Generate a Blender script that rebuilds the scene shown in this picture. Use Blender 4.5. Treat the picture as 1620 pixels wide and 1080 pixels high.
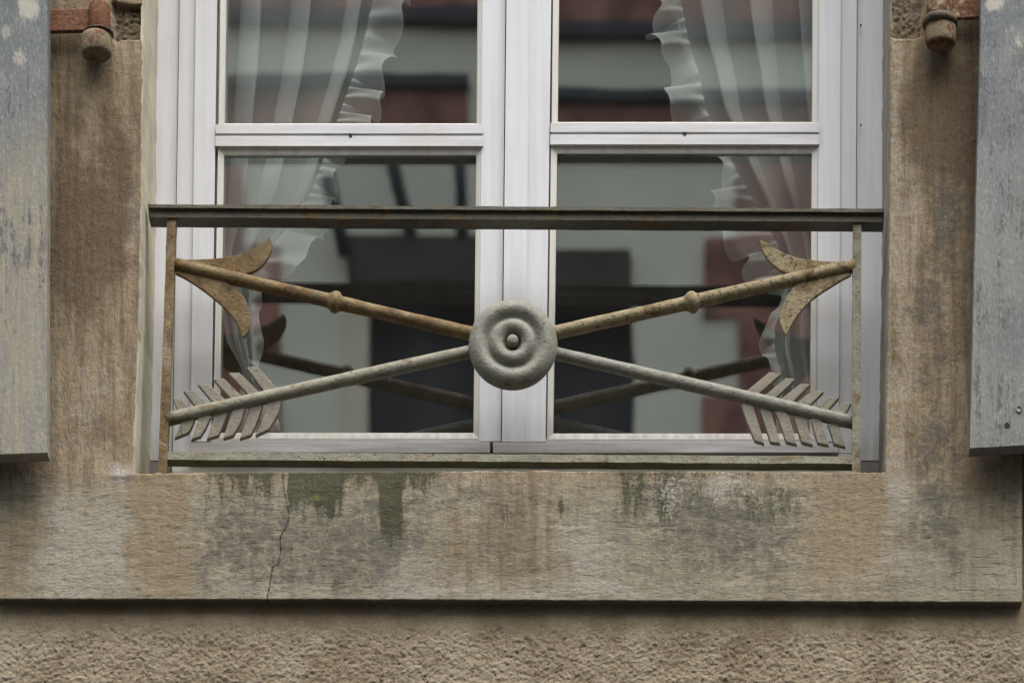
import bpy, bmesh, math, random
import numpy as np
from mathutils import Vector, Matrix

for o in list(bpy.data.objects):
    bpy.data.objects.remove(o)
SC = bpy.context.scene
COL = SC.collection
rad = math.radians

# ------------------------------------------------------------------ camera
D = 6.0                      # camera to the face of the window surround
CX, CZ = 0.19, 1.60          # the photographer stands in the street, a little right of the window
ZC = 4.50                    # height of the middle of the picture on the wall
cam_d = bpy.data.cameras.new('camera')
cam = bpy.data.objects.new('camera', cam_d)
COL.objects.link(cam)
cam.location = (CX, -D, CZ)
cam.rotation_euler = (rad(90), 0, 0)
cam_d.sensor_width = 36.0
cam_d.lens = 36.0 * D / 1.62
cam_d.shift_x = -CX / 1.62
cam_d.shift_y = (ZC - CZ) / 1.62
cam_d.clip_start = 0.1
cam_d.clip_end = 500
cam_d.dof.use_dof = True
cam_d.dof.focus_distance = D + 0.06
cam_d.dof.aperture_fstop = 5.0
SC.camera = cam

# ------------------------------------------------------------------ sky, sun, exposure
SUN_EL, SUN_AZ = 72.0, 30.0          # azimuth from the street side (-Y) towards the right (+X)
sdir = Vector((math.sin(rad(SUN_AZ)) * math.cos(rad(SUN_EL)),
               -math.cos(rad(SUN_AZ)) * math.cos(rad(SUN_EL)), math.sin(rad(SUN_EL))))
world = bpy.data.worlds.new('World')
SC.world = world
world.use_nodes = True
wn, wl = world.node_tree.nodes, world.node_tree.links
bg = wn['Background']
sky = wn.new('ShaderNodeTexSky')
sky.sky_type = 'NISHITA'
sky.sun_disc = False
sky.sun_elevation = rad(SUN_EL)
sky.sun_rotation = math.atan2(sdir.x, sdir.y)
sky.air_density = 1.0
sky.dust_density = 4.0
sky.ozone_density = 1.0
hsv = wn.new('ShaderNodeHueSaturation')        # thin overcast: the blue is washed out
hsv.inputs['Saturation'].default_value = 0.45
wl.new(sky.outputs[0], hsv.inputs['Color'])
wl.new(hsv.outputs[0], bg.inputs[0])
bg.inputs[1].default_value = 0.15
sun_d = bpy.data.lights.new('sun', 'SUN')
sun_d.energy = 1.3
sun_d.angle = rad(70)
sun_d.color = (1.0, 0.96, 0.87)
sun = bpy.data.objects.new('sun', sun_d)
COL.objects.link(sun)
sun.rotation_euler = sdir.to_track_quat('Z', 'Y').to_euler()
sun.location = (3, -4, 12)
SC.view_settings.view_transform = 'Standard'
SC.view_settings.look = 'None'
SC.view_settings.exposure = 1.5
SC.view_settings.gamma = 1.0
SC.view_settings.use_curve_mapping = False
SC.render.engine = 'CYCLES'
SC.cycles.max_bounces = 8
SC.cycles.transparent_max_bounces = 24
SC.cycles.use_denoising = True

# ------------------------------------------------------------------ measuring
def at(px, py, Y=0.0):
    """point of the place at depth Y (metres behind the wall face), from a millimetre drawing of the elevation"""
    x, z = (px - 810) / 1000.0, ZC + (540 - py) / 1000.0
    k = (D + Y) / D
    return Vector((CX + (x - CX) * k, Y, CZ + (z - CZ) * k))

def lerp(a, b, t): return a + (b - a) * t

def curve(tab, y):
    """piecewise linear, tab = [(y, x), ...] rising in y"""
    return float(np.interp(y, [t[0] for t in tab], [t[1] for t in tab]))

# smooth value noise on numpy arrays
_rng = np.random.RandomState(7)
_T = _rng.rand(256, 256)
def vnoise(x, y):
    xi, yi = np.floor(x).astype(int), np.floor(y).astype(int)
    fx, fy = x - xi, y - yi
    fx = fx * fx * fx * (fx * (fx * 6 - 15) + 10)
    fy = fy * fy * fy * (fy * (fy * 6 - 15) + 10)
    a, b = _T[xi & 255, yi & 255], _T[(xi + 1) & 255, yi & 255]
    c, d = _T[xi & 255, (yi + 1) & 255], _T[(xi + 1) & 255, (yi + 1) & 255]
    return (a * (1 - fx) + b * fx) * (1 - fy) + (c * (1 - fx) + d * fx) * fy
def worley(x, y, seed=0):
    xi, yi = np.floor(x).astype(int), np.floor(y).astype(int)
    best = np.full(x.shape, 9.0)
    for i in (-1, 0, 1):
        for j in (-1, 0, 1):
            cx, cy = (xi + i + 31 * seed), (yi + j + 57 * seed)
            px = xi + i + _T[cx & 255, cy & 255]
            py = yi + j + _T[(cx + 91) & 255, (cy + 143) & 255]
            best = np.minimum(best, (px - x) ** 2 + (py - y) ** 2)
    return np.sqrt(best)
def fbm(x, y, o=4, g=0.5):
    s, a, t = 0, 1.0, 0
    for i in range(o):
        s = s + a * vnoise(x * 2 ** i + 17.3 * i, y * 2 ** i + 5.1 * i)
        t += a
        a *= g
    return s / t

# ------------------------------------------------------------------ objects
def tag(o, label=None, cat=None, group=None, kind=None):
    if label: o['label'] = label
    if cat: o['category'] = cat
    if group: o['group'] = group
    if kind: o['kind'] = kind
    return o

def empty(name, loc=(0, 0, 0), parent=None, label=None, cat=None, group=None):
    o = bpy.data.objects.new(name, None)
    COL.objects.link(o)
    o.empty_display_size = 0.05
    if parent: o.parent = parent
    o.location = loc
    if parent:                                    # keep world coordinates of children simple
        o.matrix_parent_inverse = Matrix.Translation(-Vector(world_loc(parent)))
    return tag(o, label, cat, group)

_wl = {}
def world_loc(o):
    p = Vector(o.location)
    if o.parent:
        p = world_loc(o.parent) + p + o.matrix_parent_inverse.translation
    return p

def link(name, me, mat, parent=None, smooth=False, label=None):
    """mesh given in world coordinates -> object (its origin stays at the world origin so textures line up)"""
    o = bpy.data.objects.new(name, me)
    COL.objects.link(o)
    if mat: me.materials.append(mat)
    if smooth:
        me.polygons.foreach_set('use_smooth', [True] * len(me.polygons))
    if parent:
        o.parent = parent
        o.matrix_parent_inverse = Matrix.Translation(-world_loc(parent))
    if label: o['label'] = label
    return o

def from_bm(name, bm, mat, parent=None, smooth=False, bevel=0.0, seg=1, label=None):
    if bevel > 0:
        es = [e for e in bm.edges if len(e.link_faces) == 2 and e.calc_face_angle(0) > 0.5]
        bmesh.ops.bevel(bm, geom=es, offset=bevel, segments=seg, affect='EDGES', profile=0.5, clamp_overlap=True)
    bmesh.ops.recalc_face_normals(bm, faces=bm.faces)
    me = bpy.data.meshes.new(name)
    bm.to_mesh(me)
    bm.free()
    return link(name, me, mat, parent, smooth, label)

def add_prism(bm, poly, yf, yb):
    """poly: outline in elevation millimetres, read at the front depth yf; goes straight back to yb"""
    f = [bm.verts.new(at(x, y, yf)) for x, y in poly]
    b = [bm.verts.new((v.co.x, yb, v.co.z)) for v in f]
    n = len(f)
    bm.faces.new(f)
    bm.faces.new(b[::-1])
    for i in range(n):
        j = (i + 1) % n
        bm.faces.new((f[i], b[i], b[j], f[j]))

def prism(name, polys, yf, yb, mat, parent=None, bevel=0.0012, seg=1, smooth=False, label=None):
    bm = bmesh.new()
    if not isinstance(polys[0][0], (tuple, list)):
        polys = [polys]
    for p in polys:
        add_prism(bm, p, yf, yb)
    return from_bm(name, bm, mat, parent, smooth, bevel, seg, label)

def add_box(bm, x0, x1, y0, y1, z0, z1):
    v = [bm.verts.new((x, y, z)) for x in (x0, x1) for y in (y0, y1) for z in (z0, z1)]
    for q in ((0, 1, 3, 2), (4, 6, 7, 5), (0, 4, 5, 1), (2, 3, 7, 6), (0, 2, 6, 4), (1, 5, 7, 3)):
        bm.faces.new([v[i] for i in q])

def add_spin(bm, prof, base, axis, n=32, wob=0.0, seed=0):
    """lathe: prof = [(distance along axis, radius)], closed by its ends"""
    axis = Vector(axis).normalized()
    a = axis.orthogonal().normalized()
    b = axis.cross(a)
    r = random.Random(seed)
    rings = []
    ph = [r.uniform(0, 6.28) for _ in range(4)]
    for h, rr in prof:
        ring = []
        for i in range(n):
            t = 2 * math.pi * i / n
            w = 1 + wob * (math.sin(2 * t + ph[0] + h * 90) + 0.6 * math.sin(3 * t + ph[1] + h * 150) + 0.5 * math.sin(5 * t + ph[2]))
            ring.append(bm.verts.new(Vector(base) + axis * h + (a * math.cos(t) + b * math.sin(t)) * rr * w))
        rings.append(ring)
    for p, q in zip(rings, rings[1:]):
        for i in range(n):
            j = (i + 1) % n
            bm.faces.new((p[i], p[j], q[j], q[i]))
    bm.faces.new(rings[0][::-1])
    bm.faces.new(rings[-1])

def grid_mesh(name, P, keep=None, attrs=None, extra=None):
    """P: (rows, cols, 3) array of points -> mesh; keep: (rows-1, cols-1) booleans; attrs: {name: (rows, cols)}"""
    R, C = P.shape[:2]
    idx = np.arange(R * C).reshape(R, C)
    q = np.stack([idx[:-1, :-1], idx[:-1, 1:], idx[1:, 1:], idx[1:, :-1]], -1)
    q = q[keep] if keep is not None else q.reshape(-1, 4)
    V = P.reshape(-1, 3)
    faces = [q]
    at_ = {k: v.reshape(-1) for k, v in (attrs or {}).items()}
    for skirt in (extra or []):                  # skirt: (index path, displacement[, attribute overrides]): a wall hanging off an edge of the grid
        path, off = np.asarray(skirt[0]), np.asarray(skirt[1])
        tint = skirt[2] if len(skirt) > 2 else {}
        prev = path
        for fr in ((0.12, 1.0) if tint else (1.0,)):
            base = len(V)
            V = np.vstack([V, V[path] + off * fr])
            k = np.arange(len(path) - 1)
            faces.append(np.stack([prev[:-1], prev[1:], base + k + 1, base + k], -1))
            for a in at_:
                v = at_[a][path]
                at_[a] = np.concatenate([at_[a], np.full(len(path), tint[a]) if a in tint else v])
            prev = base + np.arange(len(path))
    F = np.vstack(faces)
    used = np.unique(F)
    remap = np.full(len(V), -1)
    remap[used] = np.arange(len(used))
    me = bpy.data.meshes.new(name)
    me.vertices.add(len(used))
    me.vertices.foreach_set('co', V[used].astype(np.float32).ravel())
    me.loops.add(F.size)
    me.loops.foreach_set('vertex_index', remap[F].astype(np.int32).ravel())
    me.polygons.add(len(F))
    me.polygons.foreach_set('loop_start', np.arange(0, F.size, 4, dtype=np.int32))
    me.polygons.foreach_set('loop_total', np.full(len(F), 4, dtype=np.int32))
    me.update(calc_edges=True)
    for a, v in at_.items():
        t = me.attributes.new(a, 'FLOAT', 'POINT')
        t.data.foreach_set('value', v[used].astype(np.float32))
    me.validate()
    return me

# ------------------------------------------------------------------ materials
class Mat:
    def __init__(s, name):
        s.m = bpy.data.materials.new(name)
        s.m.use_nodes = True
        s.t = s.m.node_tree
        s.b = s.t.nodes['Principled BSDF']
        s.out = s.t.nodes['Material Output']
        s.tc = s.t.nodes.new('ShaderNodeTexCoord')
    def n(s, t): return s.t.nodes.new(t)
    def put(s, sock, v):
        if isinstance(v, bpy.types.NodeSocket): s.t.links.new(v, sock)
        elif isinstance(v, (tuple, list)) and sock.type == 'RGBA': sock.default_value = (*v[:3], 1)
        else: sock.default_value = v
    def vec(s, scale=(1, 1, 1), rot=(0, 0, 0), loc=(0, 0, 0)):
        mp = s.n('ShaderNodeMapping')
        s.t.links.new(s.tc.outputs['Object'], mp.inputs[0])
        mp.inputs['Scale'].default_value = scale
        mp.inputs['Rotation'].default_value = rot
        mp.inputs['Location'].default_value = loc
        return mp.outputs[0]
    def noise(s, scale, detail=4, rough=0.55, vec=None, dist=0.0, st=(1, 1, 1), loc=(0, 0, 0), rot=(0, 0, 0)):
        nd = s.n('ShaderNodeTexNoise')
        nd.inputs['Scale'].default_value = scale
        nd.inputs['Detail'].default_value = detail
        nd.inputs['Roughness'].default_value = rough
        nd.inputs['Distortion'].default_value = dist
        s.t.links.new(vec or s.vec(st, rot, loc), nd.inputs['Vector'])
        return nd.outputs['Fac']
    def voro(s, scale, st=(1, 1, 1), feat='F1', rnd=1.0):
        nd = s.n('ShaderNodeTexVoronoi')
        nd.feature = feat
        nd.inputs['Scale'].default_value = scale
        nd.inputs['Randomness'].default_value = rnd
        s.t.links.new(s.vec(st), nd.inputs['Vector'])
        return nd.outputs['Distance']
    def mr(s, v, a, b, c=0.0, d=1.0, smooth=True):
        nd = s.n('ShaderNodeMapRange')
        nd.interpolation_type = 'SMOOTHSTEP' if smooth else 'LINEAR'
        nd.clamp = True
        s.put(nd.inputs[0], v)
        for i, q in zip((1, 2, 3, 4), (a, b, c, d)): s.put(nd.inputs[i], q)
        return nd.outputs[0]
    def ma(s, op, a, b=0.0, clamp=False):
        nd = s.n('ShaderNodeMath')
        nd.operation = op
        nd.use_clamp = clamp
        s.put(nd.inputs[0], a)
        s.put(nd.inputs[1], b)
        return nd.outputs[0]
    def mix(s, f, a, b, mode='MIX'):
        nd = s.n('ShaderNodeMix')
        nd.data_type = 'RGBA'
        nd.blend_type = mode
        s.put(nd.inputs[0], f)
        s.put(nd.inputs[6], a)
        s.put(nd.inputs[7], b)
        return nd.outputs[2]
    def attr(s, name):
        nd = s.n('ShaderNodeAttribute')
        nd.attribute_name = name
        return nd.outputs['Fac']
    def xyz(s):
        nd = s.n('ShaderNodeSeparateXYZ')
        s.t.links.new(s.tc.outputs['Object'], nd.inputs[0])
        return nd.outputs
    def bump(s, h, dist=0.001, strength=1.0, prev=None):
        nd = s.n('ShaderNodeBump')
        nd.inputs['Distance'].default_value = dist
        nd.inputs['Strength'].default_value = strength
        s.put(nd.inputs['Height'], h)
        if prev: s.t.links.new(prev, nd.inputs['Normal'])
        return nd.outputs[0]
    def done(s, color=None, rough=None, normal=None, metal=None, spec=None):
        for k, v in (('Base Color', color), ('Roughness', rough), ('Normal', normal), ('Metallic', metal), ('Specular IOR Level', spec)):
            if v is not None: s.put(s.b.inputs[k], v)
        return s.m

def simple(name, col, rough=0.7, var=0.15, scale=20, bump=0.0):
    m = Mat(name)
    f = m.mr(m.noise(scale, 5), 0.3, 0.7)
    c = m.mix(f, tuple(x * (1 - var) for x in col), tuple(min(1, x * (1 + var)) for x in col))
    nrm = m.bump(m.noise(scale * 8, 3), 0.001, bump) if bump else None
    return m.done(c, rough, nrm)

def plaster_mat():
    """smooth lime render of the window surround: the mesh says where stains are, nodes break them up"""
    m = Mat('surround_render')
    sill = m.attr('sill')
    strokeV = m.noise(1, 6, 0.72, st=(210, 210, 75), dist=0.9, rot=(0, rad(-14), 0))
    strokeH = m.noise(1, 7, 0.75, st=(105, 200, 235), dist=0.5, rot=(0, rad(5), 0))
    stroke = m.ma('ADD', m.ma('MULTIPLY', strokeH, sill), m.ma('MULTIPLY', strokeV, m.ma('SUBTRACT', 1.0, sill)))
    grain = m.noise(620, 3, 0.6)
    mid = m.noise(95, 4, 0.6)
    low = m.noise(9, 5, 0.6)
    streak = m.noise(1, 4, 0.6, st=(75, 75, 5))         # vertical runs of water
    patch = m.noise(38, 5, 0.65)
    blot = m.mr(m.noise(52, 7, 0.78, loc=(1, 8, 2), dist=0.6), 0.36, 0.64)
    def brk(a, k1=0.75, k2=0.5, lo=0.12, hi=0.95, n1=patch, n2=streak):
        t = m.ma('ADD', a, m.ma('MULTIPLY', m.ma('SUBTRACT', n1, 0.5), k1))
        t = m.ma('ADD', t, m.ma('MULTIPLY', m.ma('SUBTRACT', n2, 0.5), k2))
        return m.mr(t, lo, hi)
    tan = m.mix(m.mr(low, 0.3, 0.7), (0.275, 0.212, 0.130), (0.385, 0.310, 0.205))
    grey = m.mix(m.mr(low, 0.3, 0.7), (0.270, 0.242, 0.172), (0.360, 0.328, 0.240))
    c = m.mix(sill, tan, grey)
    c = m.mix(m.ma('MULTIPLY', m.mr(streak, 0.42, 0.68), m.ma('SUBTRACT', 0.62, m.ma('MULTIPLY', sill, 0.32))), c, (0.150, 0.104, 0.062))
    streak2 = m.noise(1, 5, 0.7, st=(130, 130, 24), loc=(3, 1, 7), dist=0.5)
    c = m.mix(m.ma('MULTIPLY', m.mr(streak2, 0.50, 0.66), m.ma('SUBTRACT', 0.5, m.ma('MULTIPLY', sill, 0.3))), c, (0.115, 0.082, 0.052))
    c = m.mix(m.ma('MULTIPLY', m.mr(m.noise(33, 6, 0.7, loc=(5, 5, 5)), 0.52, 0.70), 0.38), c, (0.34, 0.295, 0.235))
    c = m.mix(m.ma('MULTIPLY', brk(m.attr('ochre')), 0.62), c, (0.270, 0.190, 0.105))
    c = m.mix(m.ma('MULTIPLY', brk(m.attr('pale'), 0.7, 0.8, 0.12, 0.95, blot, stroke), 0.75), c, (0.400, 0.365, 0.310))
    c = m.mix(m.ma('MULTIPLY', brk(m.attr('brown'), lo=0.08, hi=0.75), 0.8), c, (0.108, 0.074, 0.044))
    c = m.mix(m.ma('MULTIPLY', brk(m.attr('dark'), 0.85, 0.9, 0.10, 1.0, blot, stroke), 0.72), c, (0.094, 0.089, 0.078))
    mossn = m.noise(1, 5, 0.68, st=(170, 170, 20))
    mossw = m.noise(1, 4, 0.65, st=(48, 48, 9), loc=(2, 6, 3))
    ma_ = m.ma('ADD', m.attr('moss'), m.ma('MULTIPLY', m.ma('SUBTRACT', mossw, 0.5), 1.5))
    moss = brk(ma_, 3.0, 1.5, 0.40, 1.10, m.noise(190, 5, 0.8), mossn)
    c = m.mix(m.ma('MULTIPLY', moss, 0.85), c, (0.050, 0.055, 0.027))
    scr = m.ma('MULTIPLY', m.mr(m.noise(1, 3, 0.6, st=(26, 100, 400), dist=0.9, rot=(0, rad(-3), 0)), 0.625, 0.69), sill)
    c = m.mix(m.ma('MULTIPLY', scr, 0.62), c, (0.060, 0.052, 0.043))
    lich = brk(m.attr('lichen'), 2.4, 0.3, 0.48, 0.72, m.noise(170, 5, 0.75))
    c = m.mix(m.ma('MULTIPLY', lich, 0.75), c, (0.44, 0.41, 0.36))
    c = m.mix(m.ma('MULTIPLY', m.mr(m.ma('ADD', m.attr('gold'), m.ma('MULTIPLY', m.ma('SUBTRACT', m.noise(260, 4, 0.7), 0.5), 2.0)), 0.3, 1.0), 0.6), c, (0.17, 0.145, 0.025))
    # fine speckle, dirt caught in the strokes
    c = m.mix(m.ma('MULTIPLY', m.mr(stroke, 0.50, 0.37), 0.52), c, m.mix(0.55, c, (0.05, 0.04, 0.03)))
    c = m.mix(m.ma('MULTIPLY', m.mr(m.ma('ADD', m.ma('MULTIPLY', grain, 0.5), m.ma('MULTIPLY', stroke, 0.5)), 0.53, 0.68), 0.42), c, m.mix(0.5, c, (0.55, 0.50, 0.42)))
    pit = m.mr(m.noise(260, 2), 0.69, 0.76)
    c = m.mix(m.ma('MULTIPLY', pit, 0.6), c, (0.06, 0.05, 0.04))
    ck = m.ma('ADD', m.attr('crack'), m.ma('MULTIPLY', m.ma('SUBTRACT', m.noise(300, 4, 0.7), 0.5), 0.0052))
    crk = m.mr(ck, 0.0001, 0.0013, 1.0, 0.0)
    c = m.mix(m.ma('MULTIPLY', crk, 0.93), c, (0.02, 0.017, 0.014))
    h = m.ma('ADD', m.ma('MULTIPLY', stroke, 0.85), m.ma('MULTIPLY', grain, 0.50))
    h = m.ma('ADD', h, m.ma('MULTIPLY', mid, 0.8))
    h = m.ma('SUBTRACT', h, m.ma('MULTIPLY', pit, 0.3))
    h = m.ma('SUBTRACT', h, m.ma('MULTIPLY', crk, 1.2))
    h = m.ma('SUBTRACT', h, m.ma('MULTIPLY', scr, 0.5))
    h = m.ma('ADD', h, m.ma('MULTIPLY', lich, 0.15))
    return m.done(c, 0.93, m.bump(h, 0.0031, 0.9), spec=0.2)

def roughcast_mat():
    m = Mat('roughcast')
    low = m.noise(7, 5, 0.6)
    hgt = m.attr('height')
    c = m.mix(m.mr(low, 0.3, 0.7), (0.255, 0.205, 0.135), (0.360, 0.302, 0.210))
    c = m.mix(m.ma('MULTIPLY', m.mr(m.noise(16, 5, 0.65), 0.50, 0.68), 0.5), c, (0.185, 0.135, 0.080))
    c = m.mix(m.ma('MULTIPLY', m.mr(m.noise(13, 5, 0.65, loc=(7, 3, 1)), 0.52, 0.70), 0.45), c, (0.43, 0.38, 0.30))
    c = m.mix(m.ma('MULTIPLY', m.mr(hgt, 0.46, 0.20), 0.60), c, (0.125, 0.092, 0.060))   # darker towards the bottom of the pits
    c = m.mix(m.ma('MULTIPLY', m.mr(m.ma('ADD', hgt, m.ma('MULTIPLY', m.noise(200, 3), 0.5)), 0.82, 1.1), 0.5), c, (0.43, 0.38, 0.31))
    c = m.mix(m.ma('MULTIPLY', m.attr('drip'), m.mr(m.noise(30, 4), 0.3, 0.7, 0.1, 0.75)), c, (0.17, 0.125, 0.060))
    g = m.noise(520, 3, 0.6)
    c = m.mix(m.ma('MULTIPLY', m.mr(g, 0.55, 0.36), 0.4), c, (0.10, 0.075, 0.05))
    return m.done(c, 0.95, m.bump(g, 0.0015, 0.9), spec=0.15)

def paint_mat(name, col, dirt=0.3, bottom=0.0, grain=0.5, horizontal=False, rough=0.5):
    """old gloss paint on wood: brush grain along the wood, grey dirt, flaked specks"""
    m = Mat(name)
    st = (14, 260, 260) if horizontal else (260, 260, 10)
    wood = m.noise(1, 4, 0.6, st=st)
    st2 = (6, 90, 90) if horizontal else (90, 90, 4)
    gr = m.noise(1, 5, 0.62, st=st2)
    c = m.mix(m.mr(gr, 0.35, 0.75), tuple(x * 1.03 for x in col), tuple(x * (1 - 0.35 * dirt) for x in col))
    c = m.mix(m.ma('MULTIPLY', m.mr(m.noise(14, 5), 0.45, 0.75), 0.45 * dirt), c, (0.45, 0.41, 0.34))
    sp = m.mr(m.noise(170, 4, 0.65), 0.66 - 0.06 * dirt, 0.76)
    c = m.mix(m.ma('MULTIPLY', sp, 0.75 * dirt), c, (0.17, 0.15, 0.12))
    if bottom > 0:
        z = m.xyz()[2]
        b = m.mr(m.ma('ADD', z, m.ma('MULTIPLY', m.ma('SUBTRACT', m.noise(60, 4), 0.5), 0.05)), at(0, 640, .17).z, at(0, 742, .17).z)
        c = m.mix(m.ma('MULTIPLY', m.ma('MULTIPLY', b, m.mr(gr, 0.3, 0.7, 0.3, 1.0)), bottom), c, (0.21, 0.19, 0.155))
    h = m.ma('ADD', m.ma('MULTIPLY', wood, 0.6), m.ma('MULTIPLY', m.noise(60, 3), 0.6))
    h = m.ma('SUBTRACT', h, m.ma('MULTIPLY', sp, 0.5 * dirt))
    return m.done(c, rough, m.bump(h, 0.0008, grain), spec=0.35)

def iron_mat(name, paint, rust, dark=0.2, speck=0.4):
    """old oil paint on forged iron, rusting through"""
    m = Mat(name)
    n1 = m.noise(26, 6, 0.65)
    n2 = m.noise(120, 4, 0.65)
    c = m.mix(m.mr(m.noise(55, 4), 0.3, 0.7), tuple(x * 0.85 for x in paint), tuple(x * 1.15 for x in paint))
    th = 0.78 - 0.55 * rust
    r = m.mr(m.ma('ADD', n1, m.ma('MULTIPLY', m.ma('SUBTRACT', n2, 0.5), 0.45)), th, th + 0.16)
    rc = m.mix(m.mr(n2, 0.35, 0.65), (0.085, 0.054, 0.025), (0.200, 0.128, 0.056))
    c = m.mix(m.ma('MULTIPLY', r, 0.88), c, rc)
    s = m.mr(m.noise(150, 3, 0.6, loc=(3, 1, 2)), 0.70 - 0.12 * speck, 0.80 - 0.12 * speck)
    c = m.mix(m.ma('MULTIPLY', s, 0.8), c, (0.060, 0.038, 0.020))
    c = m.mix(m.ma('MULTIPLY', m.mr(m.noise(48, 5, loc=(9, 2, 5)), 0.5, 0.75), dark), c, (0.045, 0.04, 0.034))
    h = m.ma('ADD', m.ma('MULTIPLY', m.noise(240, 4), 0.5), m.ma('MULTIPLY', n2, 0.7))
    h = m.ma('SUBTRACT', h, m.ma('MULTIPLY', s, 0.3))
    return m.done(c, m.mr(r, 0, 1, 0.60, 0.9), m.bump(h, 0.0018, 0.9), spec=0.3)

def shutter_mat(name, seed, warm):
    """grey-blue shutter paint gone chalky, flaking in the grain"""
    m = Mat(name)
    L = (seed, seed * 0.7, seed * 1.3)
    v1 = m.noise(1, 5, 0.65, st=(120, 120, 7), loc=L)
    v2 = m.noise(1, 4, 0.65, st=(420, 420, 90), loc=L)
    low = m.noise(7, 4, 0.6, loc=L)
    c = m.mix(m.mr(low, 0.35, 0.65), (0.128, 0.140, 0.146), (0.205, 0.216, 0.205))
    c = m.mix(m.ma('MULTIPLY', m.mr(v1, 0.45, 0.7), 0.6), c, (0.145, 0.150, 0.165))
    wz = m.xyz()[2]
    w = m.mr(m.ma('ADD', wz, m.ma('MULTIPLY', m.ma('SUBTRACT', low, 0.5), 0.5)), at(0, 150).z, at(0, 420).z)
    c = m.mix(m.ma('MULTIPLY', m.ma('MULTIPLY', w, m.mr(v1, 0.3, 0.7, 1.0, 0.35)), warm), c, (0.31, 0.275, 0.200))
    c = m.mix(m.ma('MULTIPLY', m.mr(v2, 0.53, 0.68), 0.42), c, (0.40, 0.40, 0.37))
    fl = m.mr(m.ma('ADD', m.noise(1, 4, 0.65, st=(190, 190, 75), loc=L), m.ma('MULTIPLY', m.ma('SUBTRACT', m.noise(9, 3, loc=L), 0.5), 0.9)), 0.57, 0.62)
    fl2 = m.mr(m.noise(260, 3, loc=L), 0.62, 0.7)
    c = m.mix(m.ma('MULTIPLY', m.ma('MULTIPLY', fl, m.mr(v1, 0.4, 0.6)), 0.75), c, (0.085, 0.082, 0.078))
    c = m.mix(m.ma('MULTIPLY', fl2, 0.35), c, (0.10, 0.095, 0.09))
    bl = m.attr('bleach')
    c = m.mix(m.ma('MULTIPLY', m.mr(m.ma('ADD', bl, m.ma('MULTIPLY', m.ma('SUBTRACT', m.noise(1, 5, 0.7, st=(150, 150, 70)), 0.5), 1.5)), 0.25, 1.0), 0.8), c, (0.46, 0.43, 0.36))
    c = m.mix(m.mr(m.ma('ADD', m.attr('rust'), m.ma('MULTIPLY', m.ma('SUBTRACT', m.noise(200, 4), 0.5), 0.7)), 0.4, 0.85), c, (0.24, 0.11, 0.045))
    h = m.ma('ADD', m.ma('MULTIPLY', v2, 0.9), m.ma('MULTIPLY', m.noise(150, 3), 0.4))
    return m.done(c, 0.75, m.bump(h, 0.0016, 0.9), spec=0.25)

def hinge_mat(name, paint, rust):
    m = Mat(name)
    n1 = m.noise(42, 5, 0.65)
    n2 = m.noise(170, 4, 0.65)
    c = m.mix(m.mr(n1, 0.54 - 0.3 * rust, 0.66 - 0.3 * rust), paint, m.mix(m.mr(n2, 0.35, 0.65), (0.090, 0.038, 0.017), (0.185, 0.078, 0.032)))
    c = m.mix(m.ma('MULTIPLY', m.mr(n2, 0.62, 0.74), 0.6), c, (0.42, 0.34, 0.23))
    c = m.mix(m.ma('MULTIPLY', m.mr(m.noise(95, 4, loc=(4, 4, 1)), 0.58, 0.7), 0.6), c, (0.055, 0.035, 0.022))
    return m.done(c, 0.75, m.bump(m.ma('ADD', n2, m.noise(60, 3)), 0.002, 0.8), spec=0.3)

def glass_mat(name, refl, dust=0.02):
    m = Mat(name)
    t = m.n('ShaderNodeBsdfTransparent')
    t.inputs[0].default_value = (0.95, 0.97, 0.96, 1)
    g = m.n('ShaderNodeBsdfGlossy')
    g.inputs['Roughness'].default_value = 0.0
    wav = m.noise(5.5, 2, 0.4)                       # old drawn glass is not quite flat
    m.put(g.inputs['Normal'], m.bump(wav, 0.00010, 1.0))
    fr = m.n('ShaderNodeLayerWeight')
    fr.inputs[0].default_value = 0.3
    f = m.ma('ADD', m.ma('MULTIPLY', fr.outputs['Fresnel'], 0.25), refl, clamp=True)
    mx = m.n('ShaderNodeMixShader')
    m.put(mx.inputs[0], f)
    m.t.links.new(t.outputs[0], mx.inputs[1])
    m.t.links.new(g.outputs[0], mx.inputs[2])
    d = m.n('ShaderNodeBsdfDiffuse')
    d.inputs[0].default_value = (0.6, 0.58, 0.55, 1)
    mx2 = m.n('ShaderNodeMixShader')
    sp = m.mr(m.noise(420, 3, 0.7), 0.62, 0.78)
    veil = m.mr(m.noise(12, 5, 0.6, st=(1.5, 1, 0.6)), 0.4, 0.8)
    m.put(mx2.inputs[0], m.ma('MULTIPLY', m.ma('ADD', m.ma('MULTIPLY', sp, 1.5), m.ma('ADD', veil, 0.3)), dust))
    m.t.links.new(mx.outputs[0], mx2.inputs[1])
    m.t.links.new(d.outputs[0], mx2.inputs[2])
    m.t.links.new(mx2.outputs[0], m.out.inputs[0])
    m.t.nodes.remove(m.b)
    return m.m

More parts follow.
